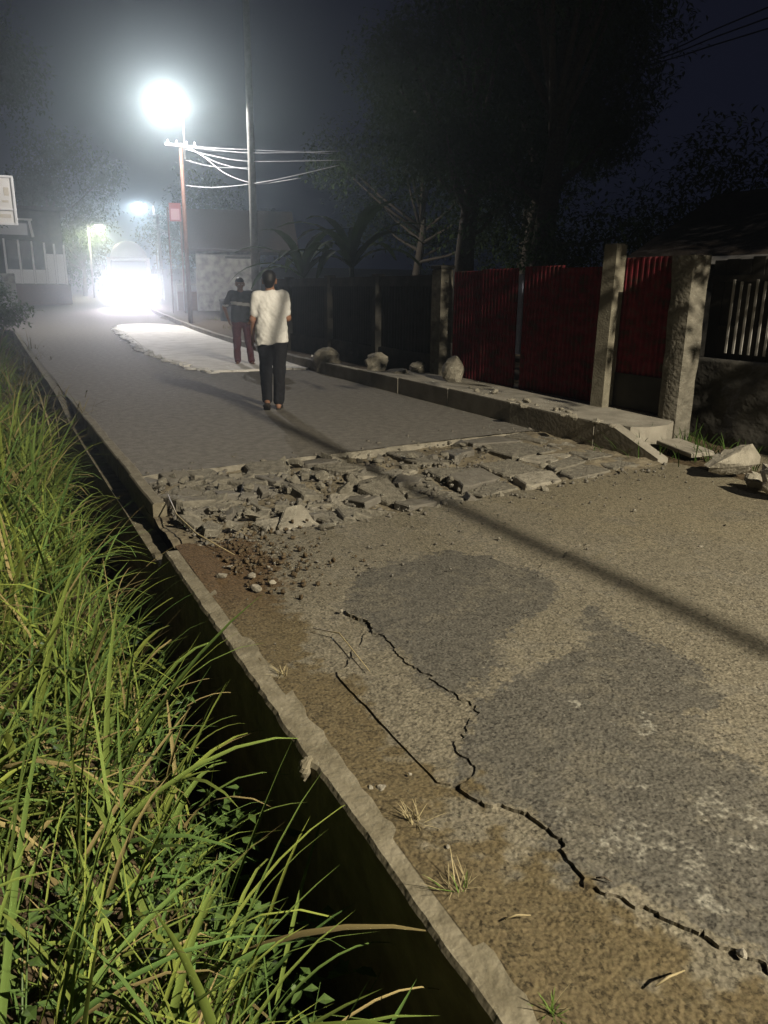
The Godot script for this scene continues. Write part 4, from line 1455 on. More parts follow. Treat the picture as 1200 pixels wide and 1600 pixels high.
# ---------------------------------------------------------------- stones and litter
func make_stones() -> void:
	var p := gp(1128, 752)
	solo("rock", "large pale rock with a flat top at the roadside in front of the garden wall", "rock", lump(Vector3(0.5, 0.34, 0.4), 12, 12, 0.12), M.broken, Transform3D(Basis.from_euler(Vector3(0.05, 0.5, 0.12)), Vector3(p.x + 0.12, 0.13, p.z - 0.1)))
	p = gp(1195, 790)
	solo("rock", "rough pale rock beside the flat-topped rock at the roadside", "rock", lump(Vector3(0.5, 0.4, 0.42), 25, 14, 0.18), M.broken, Transform3D(Basis.from_euler(Vector3(0.1, 1.9, 0.0)), Vector3(p.x + 0.18, 0.14, p.z - 0.12)))
	p = gp(1165, 765)
	solo("rock", "small pale rock wedged between the two large roadside rocks", "rock", lump(Vector3(0.24, 0.2, 0.22), 33, 10, 0.12), M.broken, Transform3D(Basis.from_euler(Vector3(0.1, 2.4, 0.2)), Vector3(p.x + 0.1, 0.07, p.z)))
	p = gp(1072, 722)
	solo("concrete_plank", "thin grey concrete plank lying propped beside the kerb end", "plank", block(Vector3(0.24, 0.035, 0.5), 0.006, 0.001), M.kerb, Transform3D(Basis.from_euler(Vector3(0.06, 0.3, 0.05)), Vector3(p.x + 0.06, 0.07, p.z - 0.22)))
	var chunks := [
		[512, 583, Vector3(0.66, 0.56, 0.55), 3, "big rounded concrete lump leaning against the kerb face", 0.12],
		[590, 583, Vector3(0.5, 0.5, 0.42), 5, "pointed concrete chunk standing on the verge behind the kerb", 0.26],
		[618, 590, Vector3(0.6, 0.24, 0.4), 7, "flat concrete chunk lying on the verge next to the pointed one", 0.2],
		[655, 588, Vector3(0.7, 0.3, 0.36), 11, "long concrete chunk lying before the grey fence pillar", 0.22],
		[712, 604, Vector3(0.42, 0.46, 0.36), 17, "upright wedge-shaped concrete chunk on the driveway slab", 0.32]]
	for c in chunks:
		var q := gp(c[0], c[1], 0.15 if c[3] > 3 else 0.0)
		solo("concrete_lump", c[4], "concrete lump", lump(c[2], c[3] + 52, 10, 0.12, 0.44), M.broken, Transform3D(Basis(Vector3.UP, c[3] * 0.7), Vector3(q.x, (c[2] as Vector3).y * 0.27 + (0.15 if c[3] > 3 else 0.02) + (0.07 if c[3] == 17 else 0.0), q.z)))
	var w := gp(489, 577)
	solo("white_scrap", "small crumpled white scrap beside the big lump at the kerb", "scrap", lump(Vector3(0.12, 0.3, 0.1), 44, 7, 0.3), M.white, Transform3D(Basis.from_euler(Vector3(0.1, 0.4, 0.2)), Vector3(w.x, 0.12, w.z)))
	var r := RandomNumberGenerator.new()
	r.seed = 5
	# bits of rubble on the driveway slab
	for c in [[745, 612], [760, 618], [772, 614], [800, 626], [812, 630], [825, 628], [838, 634], [818, 636], [880, 650], [890, 646], [868, 643], [897, 655], [735, 606], [876, 640], [930, 660], [958, 666]]:
		var q := gp(c[0], c[1], 0.235)
		var sz := r.randf_range(0.06, 0.15)
		solo("concrete_chunk", "pale concrete chunk lying on the raised driveway slab", "concrete chunk", lump(Vector3(sz, sz * 0.6, sz * 0.9), 1200 + int(c[0]), 9, 0.12), M.broken, Transform3D(Basis(Vector3.UP, r.randf() * TAU), Vector3(q.x, 0.228 + sz * 0.14, q.z)), "chunks on the driveway slab")
	# pebbles on the near road
	for c in [[532, 960, 0.03], [595, 1237, 0.032], [578, 1237, 0.018], [430, 1010, 0.012], [395, 905, 0.05], [360, 890, 0.04], [418, 890, 0.03], [345, 905, 0.06], [425, 915, 0.05], [400, 925, 0.06], [1155, 1498, 0.03], [990, 800, 0.03], [1095, 858, 0.03], [905, 855, 0.02], [640, 1215, 0.014], [700, 1330, 0.014], [780, 845, 0.03], [960, 870, 0.025]]:
		var q := gp(c[0], c[1])
		var sz: float = c[2]
		solo("pebble", "small loose stone lying on the near road surface", "stone", lump(Vector3(sz * 1.2, sz * 0.7, sz), 1500 + int(c[0]), 9, 0.1), M.broken, Transform3D(Basis(Vector3.UP, r.randf() * TAU), Vector3(q.x, 0.012 + sz * 0.12, q.z)), "loose stones on the road")
	var clods := tool()
	var bits := []
	for i in 5: bits.append(lump_small(160 + i))
	for i in 520:
		var q := Vector2(r.randfn(3.85, 0.28), 1.0 + absf(r.randfn(0.0, 0.28)))
		var sz := 0.003 + 0.02 * pow(r.randf(), 3.0)
		clods.append_from(bits[i % 5], 0, Transform3D(Basis.from_euler(Vector3(r.randf() * TAU, r.randf() * TAU, 0)).scaled(Vector3.ONE * sz), R(q.x, q.y, 0.008 + sz * 0.3)))
	solo("soil_clods", "loose brown soil clods heaped between the drain wall and the rubble", "soil", done(clods), M.earth, Transform3D(), "", "stuff")
	dry_tuft(650, 1292, 0.1, 1, "dry straw-coloured grass tuft on the soil strip by the drain wall")
	dry_tuft(715, 1400, 0.11, 2, "half green grass tuft rooted at the drain wall", 0.35)
	dry_tuft(440, 1058, 0.07, 3, "tiny dry grass tuft on the soil strip by a crack")
	dry_tuft(860, 1590, 0.07, 4, "small green grass tuft at the foot of the drain wall", 0.9)
	for b in [[[490, 990], [530, 1000], [578, 1058], "long pale grass blade lying curved on the road", 0.006], [[1022, 1555], [1042, 1545], [1068, 1530], "short straw stalk lying on the soil", 0.005], [[788, 1450], [806, 1447], [828, 1443], "thin straw stalk lying beside the grass tufts", 0.004], [[930, 1384], [942, 1387], [955, 1390], "short dark twig lying at the asphalt edge", 0.006]]:
		var path := PackedVector3Array()
		for k in 3:
			var q := gp(b[k][0], b[k][1])
			path.append(Vector3(q.x, 0.024 + 0.008 * (k % 2), q.z))
		solo("straw" if b[3].begins_with("short s") or b[3].begins_with("thin") else ("twig" if b[3].contains("twig") else "fallen_grass_blade"), b[3], "straw", smooth_tube(path, [0.002, b[4] * 0.6, 0.0015], 5), M.bark if b[3].contains("twig") else M.dry)
	# the stalk leaning over the broken end of the beam
	solo("dry_stalk", "long dry stalk leaning over the broken end of the edge beam", "stalk", smooth_tube(PackedVector3Array([R(5.15, 0.96, 0.08), R(4.75, 0.93, 0.05), R(4.3, 0.95, 0.05), R(3.9, 1.06, 0.03)]), [0.005, 0.006, 0.005, 0.002], 6), M.dry)
	# dead plants and litter along the overgrown wall
	for c in [[9.6, 0.78, 0.5, "withered brown leaves drooping over the overgrown drain wall"], [11.6, 0.74, 0.45, "withered pale stalks bent over the overgrown drain wall"], [14.5, 0.76, 0.5, "dead grass heap on the far end of the drain wall"], [17.5, 0.8, 0.55, "pale dead branches piled at the road edge by the junction"], [20.5, 0.7, 0.6, "bushy dead weeds at the road edge near the junction"]]:
		var g := Blades.new()
		for k in 60:
			var v := r.randf_range(0.5, 1.1)
			g.blade(Vector3(r.randfn() * 0.3, 0, r.randfn() * 0.3), r.randf() * TAU, r.randf_range(0.0, 0.9), r.randf_range(0.3, 1.9), c[2] * r.randf_range(0.5, 1.3), r.randf_range(0.01, 0.03), Color(0.22 * v, 0.19 * v, 0.11 * v), 5)
		solo("dead_weeds", c[3], "dead weeds", smooth_arrays(g.pos, g.idx, PackedVector2Array(), PackedVector2Array(), g.col), M.grass, Transform3D(Basis(), R(c[0], c[1] - 0.15, -0.2)))

# ---------------------------------------------------------------- poles, lamps, cables
func lamp_head(t: Node3D, at: Vector3, towards: Vector3, color: Color, energy: float, cone: float, glow_energy: float, big := 1.0) -> void:
	# housing over a drop-shaped lens, the light inside the lens
	var basis := Basis(Vector3.UP, atan2(towards.x, towards.z))
	var st := SurfaceTool.new()
	st.begin(Mesh.PRIMITIVE_TRIANGLES)
	var rings := []
	for p in [[0.235, 0.0], [0.25, 0.03], [0.235, 0.08], [0.16, 0.13], [0.05, 0.15]]:
		var ring := PackedVector3Array()
		for k in 18:
			var a := -TAU * k / 18.0
			ring.append(Vector3(cos(a) * p[0] * 0.8, p[1], sin(a) * p[0] * 1.25) * big)
		rings.append(ring)
	for i in rings.size() - 1: ring_faces(st, rings[i], rings[i + 1])
	cap(st, rings[-1], true)
	cap(st, rings[0], false)
	part(t, "housing", done(st), M.metal, Transform3D(basis, at))
	var lens := lathe([[0.0, -0.1], [0.07, -0.09], [0.13, -0.06], [0.17, -0.02], [0.175, -0.004]])
	part(t, "lamp_lens", lens, glow(color, glow_energy), Transform3D(Basis().scaled(Vector3.ONE * big), at))
	var l := SpotLight3D.new()
	l.name = "lamp_light"
	l.position = at + Vector3(0, -0.05 * big, 0)
	l.basis = Basis.looking_at(Vector3(towards.x * 0.001, -1, towards.z * 0.001), Vector3(0, 0, 1))
	l.light_color = color
	l.light_energy = energy
	l.light_size = 0.04
	l.spot_angle = cone
	l.spot_angle_attenuation = 0.12
	l.spot_range = 90.0
	l.spot_attenuation = 2.0
	l.shadow_enabled = true
	t.add_child(l)

func pole(called: String, label: String, base: Vector3, height: float, r0: float, r1: float, mat: Material, arms := 1, turn := 0.0, group := "") -> Node3D:
	var t := thing(called, label, "pole", base, turn, group)
	part(t, "shaft", smooth_tube(PackedVector3Array([Vector3(0, -0.3, 0), Vector3(0, height * 0.5, 0), Vector3(0, height, 0)]), [r0, (r0 + r1) / 2, r1], 14), mat)
	for k in arms:
		var y := height - 0.12 - 0.35 * k
		var arm := part(t, "crossarm", block(Vector3(1.1, 0.08, 0.07), 0.01), M.metal, Transform3D(Basis(), Vector3(0, y, r1)))
		for x in [-0.45, -0.15, 0.2, 0.48]:
			part(arm, "insulator", lathe([[0.03, 0.0], [0.035, 0.04], [0.02, 0.05], [0.03, 0.08], [0.012, 0.11]], 10), M.white, Transform3D(Basis(), Vector3(x, 0.08, 0)))
	return t

func cable(points: Array, radius: float, mat: Material, label: String, group := "") -> void:
	var curve := Curve3D.new()
	for i in points.size():
		var a: Vector3 = points[maxi(i - 1, 0)]
		var b: Vector3 = points[mini(i + 1, points.size() - 1)]
		var tan_ := (b - a) / 6.0
		curve.add_point(points[i], -tan_, tan_)
	curve.bake_interval = 0.35
	solo("overhead_cable", label, "cable", smooth_tube(curve.get_baked_points(), [radius], 6), mat, Transform3D(), group)

func make_poles() -> void:
	# near street lamp, behind and to the right of the camera: it lights the road
	var n := pole("lamp_post", "tall grey lamp post at the roadside beside the garden wall", Vector3(7.9, 0, 3.4), 7.1, 0.09, 0.05, M.pole, 0)
	part(n, "arm", smooth_tube(PackedVector3Array([Vector3(0, 6.9, 0), Vector3(-0.3, 7.15, -0.12), Vector3(-0.75, 7.1, -0.34)]), [0.03, 0.028, 0.025], 8), M.metal)
	lamp_head(n, Vector3(-0.9, 6.95, -0.4), Vector3(-1, 0, -0.4), Color(1.0, 0.95, 0.85), NEAR_LAMP, 77.0, 12.0)
	# bundle of cables that throws the dark line along the road
	var run := []
	for k in 40:      # straight along the road, then swinging to the top of the concrete pole
		var z := lerpf(10.0, -27.4, k / 39.0)
		var x := 5.43 - (1.29 - z) * 0.502
		if z < -4.5: x = lerpf(x, -4.5 + (z + 27.4) * -0.33, smoothstep(-4.5, -27.4, z))
		var y := 4.9 + 0.012 * pow(maxf(z - 1.3, 0.0), 2.0) + 5.7 * pow(maxf(-z - 4.5, 0.0) / 22.9, 1.5)
		run.append(Vector3(x, y, z))
	cable(run, 0.019, M.cable, "thick bundled cable hanging over the road towards the concrete utility pole")
	# thin brown pole with the bright lamp
	var base := gp(298, 503, 0.15)
	var top := at_depth(288, 224, base.z)
	var a := pole("utility_pole", "thin rusty utility pole at the kerb carrying the bright street lamp", base, top.y - base.y, 0.085, 0.06, M.rust, 1, 0.5)
	var lamp_at := at_depth(258, 156, base.z + 1.5)
	var l := thing("street_lamp", "brightest street lamp, on a curved arm above the rusty pole", "street lamp", top)
	var rel := lamp_at - top
	part(l, "arm", smooth_tube(PackedVector3Array([Vector3(0, -0.5, 0), Vector3(0.0, rel.y * 0.75, 0.0), Vector3(rel.x * 0.4, rel.y + 0.1, rel.z * 0.4), Vector3(rel.x * 0.8, rel.y + 0.12, rel.z * 0.8)]), [0.035, 0.032, 0.028, 0.026], 8), M.metal)
	lamp_head(l, rel, Vector3(rel.x, 0, rel.z), Color(1.0, 0.98, 0.96), FAR_LAMP, 89.0, 60.0, 1.25)
	# grey concrete pole
	var b2 := gp(402, 515)
	var t2 := at_depth(387, 200, b2.z)
	pole("utility_pole", "thick pale concrete utility pole in front of the weathered house wall", b2, 10.7 - b2.y, 0.15, 0.1, M.pole, 1, 0.4)
	# pole further on with a tangle of wires
	var b3 := gp(255, 470)
	var t3 := at_depth(252, 335, b3.z)
	var far := pole("utility_pole", "distant pale utility pole with a wire tangle beside the truck", b3, t3.y - b3.y, 0.12, 0.09, M.pole, 1, 0.2)
	rng.seed = 9
	for k in 7:
		var path := PackedVector3Array()
		for i in 5: path.append(Vector3(rng.randfn(0, 0.35), t3.y - b3.y - 0.3 - i * 0.22 + rng.randf_range(-0.1, 0.1), rng.randfn(0, 0.2)))
		part(far, "wire_loop", smooth_tube(path, [0.014], 5), M.cable_pale)
	# two more street lamps down the road
	for q in [[217, 318, 62.0, "small distant white street lamp above the truck", Color(0.95, 0.97, 1.0), 64.0, 0.9], [154, 352, 52.0, "small distant yellowish street lamp beside the lit tree", Color(1.0, 0.97, 0.8), 40.0, 0.9]]:
		var at := at_depth(q[0], q[1], -q[2])
		var gy := rise(at.z)
		var off := Vector3(1.0 if q[0] > 200 else -0.8, 0, -0.3)
		var s := pole("street_lamp", q[3], Vector3(at.x + off.x, gy, at.z + off.z), at.y - gy + 0.1, 0.07, 0.05, M.pole, 0)
		s.set_meta("category", "street lamp")
		var hd := Vector3(-off.x, at.y - gy, -off.z)
		part(s, "arm", smooth_tube(PackedVector3Array([Vector3(0, hd.y - 0.1, 0), Vector3(hd.x * 0.4, hd.y + 0.22, hd.z * 0.4), Vector3(hd.x * 0.85, hd.y + 0.16, hd.z * 0.85)]), [0.03, 0.028, 0.025], 7), M.metal)
		lamp_head(s, hd, Vector3(hd.x, 0, hd.z), q[4], q[5], 89.0, 50.0, q[6] * 1.3)
	# cables between the poles and into the trees
	var z0 := base.z
	var wires := [
		[[[290, 228], [345, 232], [392, 234], [520, 240]], "upper thin cable from the rusty pole into the dark trees", 0.012],
		[[[291, 229], [350, 236], [410, 239], [530, 236]], "second thin cable from the rusty pole into the dark trees", 0.012],
		[[[290, 233], [330, 243], [392, 252], [540, 250]], "slightly sagging cable from the rusty pole past the pale pole", 0.014],
		[[[292, 230], [330, 250], [360, 260], [390, 265]], "short cable dropping from the rusty pole to the pale pole", 0.014],
		[[[293, 229], [320, 246], [350, 270], [385, 284], [412, 287], [470, 278]], "deeply sagging thick cable from the rusty pole", 0.02],
		[[[291, 290], [330, 293], [380, 289], [440, 279], [530, 258]], "low slack cable between the rusty pole and the trees", 0.022],
		[[[290, 250], [320, 258], [350, 262], [392, 262]], "faint middle cable between the rusty pole and the pale pole", 0.01]]
	for w in wires:
		var pts := []
		for p in w[0]:
			var f: float = clampf((p[0] - 290.0) / 102.0, 0.0, 2.0)
			pts.append(at_depth(p[0], p[1], lerpf(z0, b2.z, f)))
		cable(pts, w[2] * 0.7, M.cable_pale, w[1])
	# dark cables over the fence on the near side
	for k in 3:
		cable([at_depth(1300, -30 + k * 22, -16.0), at_depth(1120, 45 + k * 12, -19.5), at_depth(1030, 85 + k * 6, -22.0), at_depth(860, 140, -28.0)], 0.016, M.cable, ["upper dark cable against the night sky above the fence", "middle dark cable against the night sky above the fence", "lower dark cable against the night sky above the fence"][k])

# ---------------------------------------------------------------- truck
func make_truck() -> void:
	var at := gp(206, 479)
	var t := thing("mixer_truck", "concrete mixer truck with glaring headlights driving towards the junction", "truck", at, 0.3)
	var cab_paint := plain(srgb(0.55, 0.54, 0.53), 0.35)
	# cab: side outline (z, y) swept across the width
	var st := tool()
	var prof := [[0.0, 0.55], [0.06, 1.3], [-0.12, 1.75], [-0.32, 2.5], [-0.5, 2.6], [-1.65, 2.6], [-1.75, 2.5], [-1.75, 0.55]]
	var hw := 1.12
	for k in prof.size():
		var p: Array = prof[k]
		var q: Array = prof[(k + 1) % prof.size()]
		quad(st, Vector3(hw, p[1], p[0]), Vector3(hw, q[1], q[0]), Vector3(-hw, q[1], q[0]), Vector3(-hw, p[1], p[0]))
	for sd in [-1.0, 1.0]:
		for k in range(1, prof.size() - 1):
			var p0 := Vector3(hw * sd, prof[0][1], prof[0][0]); var p1 := Vector3(hw * sd, prof[k][1], prof[k][0]); var p2 := Vector3(hw * sd, prof[k + 1][1], prof[k + 1][0])
			if sd > 0: tri(st, p0, p2, p1)
			else: tri(st, p0, p1, p2)
	var cab := part(t, "cab", done(st), cab_paint)
	var ws := tool()
	quad(ws, Vector3(-0.98, 1.78, -0.1), Vector3(-0.9, 2.42, -0.275), Vector3(0.9, 2.42, -0.275), Vector3(0.98, 1.78, -0.1))
	part(cab, "windscreen", done(ws), M.glass)
	for k in [-0.35, 0.35]:
		part(cab, "wiper", block(Vector3(0.6, 0.02, 0.02)), M.dark, Transform3D(Basis(Vector3.FORWARD, 0.25), Vector3(k, 1.8, -0.07)))
	for sd in [-1.0, 1.0]:
		var door := part(cab, "door", block(Vector3(0.02, 1.6, 0.95), 0.006), cab_paint, Transform3D(Basis(), Vector3(sd * 1.13, 0.75, -0.85)))
		part(door, "handle", block(Vector3(0.03, 0.04, 0.16)), M.dark, Transform3D(Basis(), Vector3(sd * 0.02, 0.75, -0.3)))
		part(cab, "mirror", block(Vector3(0.2, 0.42, 0.07), 0.02), M.dark, Transform3D(Basis(), Vector3(sd * 1.32, 1.75, -0.05)))
	part(t, "bumper", block(Vector3(2.3, 0.34, 0.24), 0.04), M.metal, Transform3D(Basis(), Vector3(0, 0.42, 0.06)))
	var grille := part(t, "grille", block(Vector3(1.3, 0.5, 0.03), 0.01), M.dark, Transform3D(Basis(), Vector3(0, 0.92, 0.06)))
	for k in 4: part(grille, "slat", block(Vector3(1.26, 0.035, 0.025)), M.metal, Transform3D(Basis(), Vector3(0, 0.08 + k * 0.11, 0.02)))
	for x in [-0.86, 0.86]:
		var disc := lathe([[0.0, 0.0], [0.1, 0.0], [0.145, -0.012], [0.15, -0.05], [0.0, -0.06]], 18)
		part(t, "headlight", disc, glow(Color(1.0, 0.95, 0.97), 60.0), Transform3D(Basis(Vector3.RIGHT, PI / 2), Vector3(x, 1.08, 0.16)))
		headlamp(t, Vector3(x, 1.08, 0.2), Vector3(0.02 * signf(x), -0.012, 1), HEADLIGHT)
	for x in [-0.9, 0.9]:
		part(t, "fog_light", lathe([[0.0, 0.0], [0.07, 0.0], [0.085, -0.02], [0.0, -0.04]], 14), glow(Color(1.0, 0.93, 0.9), 40.0), Transform3D(Basis(Vector3.RIGHT, PI / 2), Vector3(x, 0.6, 0.2)))
		headlamp(t, Vector3(x, 0.6, 0.24), Vector3(0.0, -0.03, 1), HEADLIGHT * 0.4)
	part(t, "chassis", block(Vector3(0.9, 0.28, 6.4), 0.02), M.dark, Transform3D(Basis(), Vector3(0, 0.62, -3.4)))
	var drum := lathe([[0.25, -2.1], [0.75, -1.85], [1.02, -1.1], [1.08, -0.3], [1.02, 0.5], [0.8, 1.3], [0.45, 1.9], [0.4, 2.1]], 26)
	part(t, "drum", drum, M.white, Transform3D(Basis(Vector3.RIGHT, -PI / 2 + 0.16), Vector3(0, 2.58, -3.9)))
	part(t, "drum_frame", block(Vector3(1.7, 1.1, 0.16), 0.02), M.dark, Transform3D(Basis(), Vector3(0, 0.88, -2.0)))
	for z in [-0.95, -4.6, -5.75]:
		for sd in [-1.0, 1.0]:
			var wheel := part(t, "wheel", lathe([[0.2, -0.14], [0.47, -0.14], [0.5, -0.1], [0.5, 0.1], [0.47, 0.14], [0.2, 0.14]], 22), M.rubber, Transform3D(Basis(Vector3.FORWARD, PI / 2), Vector3(sd * 0.98, 0.5, z)))
			part(wheel, "rim", lathe([[0.0, -0.1], [0.22, -0.1], [0.24, -0.12], [0.24, 0.12], [0.22, 0.1], [0.0, 0.1]], 16), M.metal)

func headlamp(t: Node3D, at: Vector3, dir: Vector3, energy: float) -> void:
	var l := SpotLight3D.new()
	l.name = "headlight_beam"
	l.position = at
	l.basis = Basis.looking_at(dir.normalized(), Vector3.UP)
	l.light_color = Color(1.0, 0.93, 0.95)
	l.light_energy = energy
	l.light_size = 0.08
	l.spot_angle = 34.0
	l.spot_angle_attenuation = 0.9
	l.spot_range = 120.0
	l.spot_attenuation = 2.0
	l.shadow_enabled = true
	t.add_child(l, true)

# ---------------------------------------------------------------- houses and signs
func make_houses() -> void:
	# glazed shop front on a dark plinth, far left
	var at := gp(66, 476)
	var face := atan2(-at.x, -at.z)
	var k := 0.0418
	var t := thing("shop_house", "dark house with white posts and panels above a brown plinth wall", "house", at, face)
	part(t, "plinth", block(Vector3(3.1, 1.12, 0.3), 0.02), M.rust, Transform3D(Basis(), Vector3(0.05, 0, 0)))
	var xs := [28.0, 45.0, 61.0, 76.0, 88.0, 100.0]
	for i in 6:
		part(t, "post", block(Vector3(0.1, 2.35 - 0.05 * i, 0.12), 0.01), M.white, Transform3D(Basis(), Vector3((xs[i] - 66.0) * k, 1.12, 0.06)))
	for i in 5:
		var x: float = ((xs[i] + xs[i + 1]) / 2 - 66.0) * k
		var wd: float = (xs[i + 1] - xs[i]) * k - 0.12
		var high := 0.75 if i < 3 else 1.6
		part(t, "white_panel", block(Vector3(wd, high, 0.05), 0.01), M.white, Transform3D(Basis(), Vector3(x, 1.13, 0.0)))
		if i < 3: part(t, "window_pane", block(Vector3(wd, 1.5, 0.02), 0.004), M.glass, Transform3D(Basis(), Vector3(x, 1.89, 0.0)))
	part(t, "wall", block(Vector3(4.6, 5.0, 3.0), 0.03), M.dark_wall, Transform3D(Basis(), Vector3(-0.9, 0, -2.0)))
	part(t, "roof_slab", block(Vector3(5.2, 0.2, 3.8), 0.03), M.dark_wall, Transform3D(Basis(), Vector3(-0.9, 5.0, -1.9)))
	var fr := part(t, "balcony_frame", block(Vector3(2.2, 0.1, 0.12), 0.01), M.white, Transform3D(Basis(), Vector3(-1.15, 4.45, -0.2)))
	part(fr, "side_support", block(Vector3(0.14, 0.85, 0.1), 0.01), M.white, Transform3D(Basis(Vector3.FORWARD, -0.12), Vector3(-1.0, -0.85, 0)))
	part(fr, "side_support", block(Vector3(0.14, 0.85, 0.1), 0.01), M.white, Transform3D(Basis(Vector3.FORWARD, -0.12), Vector3(1.05, -0.85, 0)))
	part(fr, "balcony_panel", block(Vector3(1.7, 0.6, 0.04), 0.01), M.metal, Transform3D(Basis(), Vector3(-0.05, -0.75, -0.1)))
	# pale wall at the far left
	var pw := gp(2, 478)
	solo("boundary_wall", "plain pale boundary wall next to the house with white posts", "wall", block(Vector3(2.4, 1.7, 0.2), 0.02), M.plaster, Transform3D(Basis(Vector3.UP, face), pw + Vector3(-0.4, 0, 0)))
	# sign board
	var sp := at_depth(-14, 312, -28.0)
	var sign_ := thing("sign_board", "white framed sign board on a post standing high beside the road", "sign", Vector3(sp.x, rise(sp.z), sp.z), 0.35)
	var h := sp.y - rise(sp.z)
	part(sign_, "post", smooth_tube(PackedVector3Array([Vector3(-0.7, -1.0, -0.08), Vector3(-0.7, h, -0.08)]), [0.06, 0.05], 10), M.pole)
	var face_m := plain(srgb(0.74, 0.71, 0.66), 0.5)
	var board := part(sign_, "sign_face", block(Vector3(1.36, 0.98, 0.05), 0.006), face_m, Transform3D(Basis(), Vector3(0, h - 0.27, 0)))
	var low := part(sign_, "sign_face", block(Vector3(1.36, 0.4, 0.05), 0.006), face_m, Transform3D(Basis(), Vector3(0, h - 0.72, 0)))
	var ink := plain(srgb(0.6, 0.54, 0.44), 0.6)
	for c in 3:
		part(board, "lettering", block(Vector3(0.16, 0.26, 0.006), 0.002), ink, Transform3D(Basis(), Vector3(0.5 - c * 0.36, 0.42, 0.026)))
		part(board, "lettering", block(Vector3(0.2, 0.07, 0.006), 0.002), ink, Transform3D(Basis(), Vector3(0.44 - c * 0.42, 0.2, 0.026)))
	part(low, "lettering", block(Vector3(1.1, 0.11, 0.006), 0.002), ink, Transform3D(Basis(), Vector3(0.02, 0.16, 0.026)))
	for q in [[Vector3(0.07, 1.52, 0.09), Vector3(0.72, h - 0.77, 0)], [Vector3(0.07, 1.52, 0.09), Vector3(-0.72, h - 0.77, 0)], [Vector3(1.5, 0.07, 0.088), Vector3(0, h + 0.72, 0)], [Vector3(1.5, 0.05, 0.088), Vector3(0, h - 0.32, 0)], [Vector3(1.5, 0.07, 0.088), Vector3(0, h - 0.79, 0)]]:
		part(sign_, "frame_bar", block(q[0], 0.008), M.white, Transform3D(Basis(), q[1]))
	# weathered house behind the pale pole
	var hb := gp(352, 490)
	var face2 := 0.22
	var hs := thing("weathered_house", "weathered pale house wall under a dark sloping roof", "house", hb, face2)
	var kk := -hb.z / FOCAL * 1.02
	part(hs, "wall", block(Vector3(3.0, 92 * kk, 4.0), 0.02), M.plaster, Transform3D(Basis(), Vector3(0.25, -0.1, -2.0)))
	part(hs, "lintel", block(Vector3(1.2, 0.1, 0.06), 0.01), M.dark_wall, Transform3D(Basis(), Vector3(0.7, 78 * kk, 0.02)))
	var rf := tool()
	var y0 := 92 * kk - 0.05
	quad(rf, Vector3(-1.9, y0, 0.4), Vector3(-1.9, y0 + 2.0, -2.6), Vector3(3.6, y0 + 2.0, -2.6), Vector3(3.6, y0, 0.4))
	quad(rf, Vector3(3.6, y0, -5.6), Vector3(3.6, y0 + 2.0, -2.6), Vector3(-1.9, y0 + 2.0, -2.6), Vector3(-1.9, y0, -5.6))
	quad(rf, Vector3(-1.9, y0 - 0.1, 0.4), Vector3(-1.9, y0, 0.4), Vector3(3.6, y0, 0.4), Vector3(3.6, y0 - 0.1, 0.4))
	tri(rf, Vector3(-1.9, y0, -5.6), Vector3(-1.9, y0 + 2.0, -2.6), Vector3(-1.9, y0, 0.4))
	tri(rf, Vector3(3.6, y0, 0.4), Vector3(3.6, y0 + 2.0, -2.6), Vector3(3.6, y0, -5.6))
	part(hs, "roof", done(rf), M.roof)
	# low house behind the garden wall
	var rh := thing("low_house", "low dark house with a tiled roof behind the board fence", "house", R(8.6, 13.0, 0.0), fence_basis().get_euler().y)
	part(rh, "wall", block(Vector3(5.0, 2.0, 3.6), 0.02), M.dark_wall)
	var r2 := tool()
	quad(r2, Vector3(-2.9, 2.0, 2.3), Vector3(-2.9, 3.3, 0), Vector3(2.9, 3.3, 0), Vector3(2.9, 2.0, 2.3))
	quad(r2, Vector3(2.9, 2.0, -2.3), Vector3(2.9, 3.3, 0), Vector3(-2.9, 3.3, 0), Vector3(-2.9, 2.0, -2.3))
	tri(r2, Vector3(-2.9, 2.0, -2.3), Vector3(-2.9, 3.3, 0), Vector3(-2.9, 2.0, 2.3))
	tri(r2, Vector3(2.9, 2.0, 2.3), Vector3(2.9, 3.3, 0), Vector3(2.9, 2.0, -2.3))
	part(rh, "roof", done(r2), M.roof)
	part(rh, "fascia", block(Vector3(5.8, 0.12, 0.03), 0.004), M.bar, Transform3D(Basis(), Vector3(0, 1.9, 2.31)))
	# small red notice on posts beside the rusty pole
	var sb := gp(280, 494)
	var ns := thing("notice_sign", "small red notice sign on two thin posts beside the rusty pole", "sign", sb, 0.2)
	var u := -sb.z / FOCAL * 1.03
	for x in [-0.22, 0.3]:
		part(ns, "post", smooth_tube(PackedVector3Array([Vector3(x, -0.2, 0), Vector3(x, 150 * u, 0)]), [0.04, 0.035], 8), M.rust)
	part(ns, "sign_plate", block(Vector3(0.5, 0.75, 0.04), 0.01), plain(srgb(0.3, 0.07, 0.08), 0.5), Transform3D(Basis(), Vector3(0.1, 131 * u, 0.05)))
	part(ns, "sign_label", block(Vector3(0.36, 0.45, 0.02), 0.005), plain(srgb(0.5, 0.28, 0.3), 0.5), Transform3D(Basis(), Vector3(0.1, 133 * u, 0.085)))
	# dark drum on the verge
	var db := gp(358, 507)
	var dd := thing("dark_bin", "dark upright bin standing on the verge by the weathered wall", "bin", db)
	part(dd, "body", lathe([[0.0, 0.0], [0.3, 0.0], [0.32, 0.4], [0.32, 0.85], [0.34, 0.88], [0.34, 0.95], [0.0, 0.96]], 18), M.dark_wall)
	# pale gate with posts further along the verge
	var gb := gp(318, 489)
	var gt := thing("pale_gate", "pale metal gate with thin uprights behind the rusty pole", "gate", gb, 0.3)
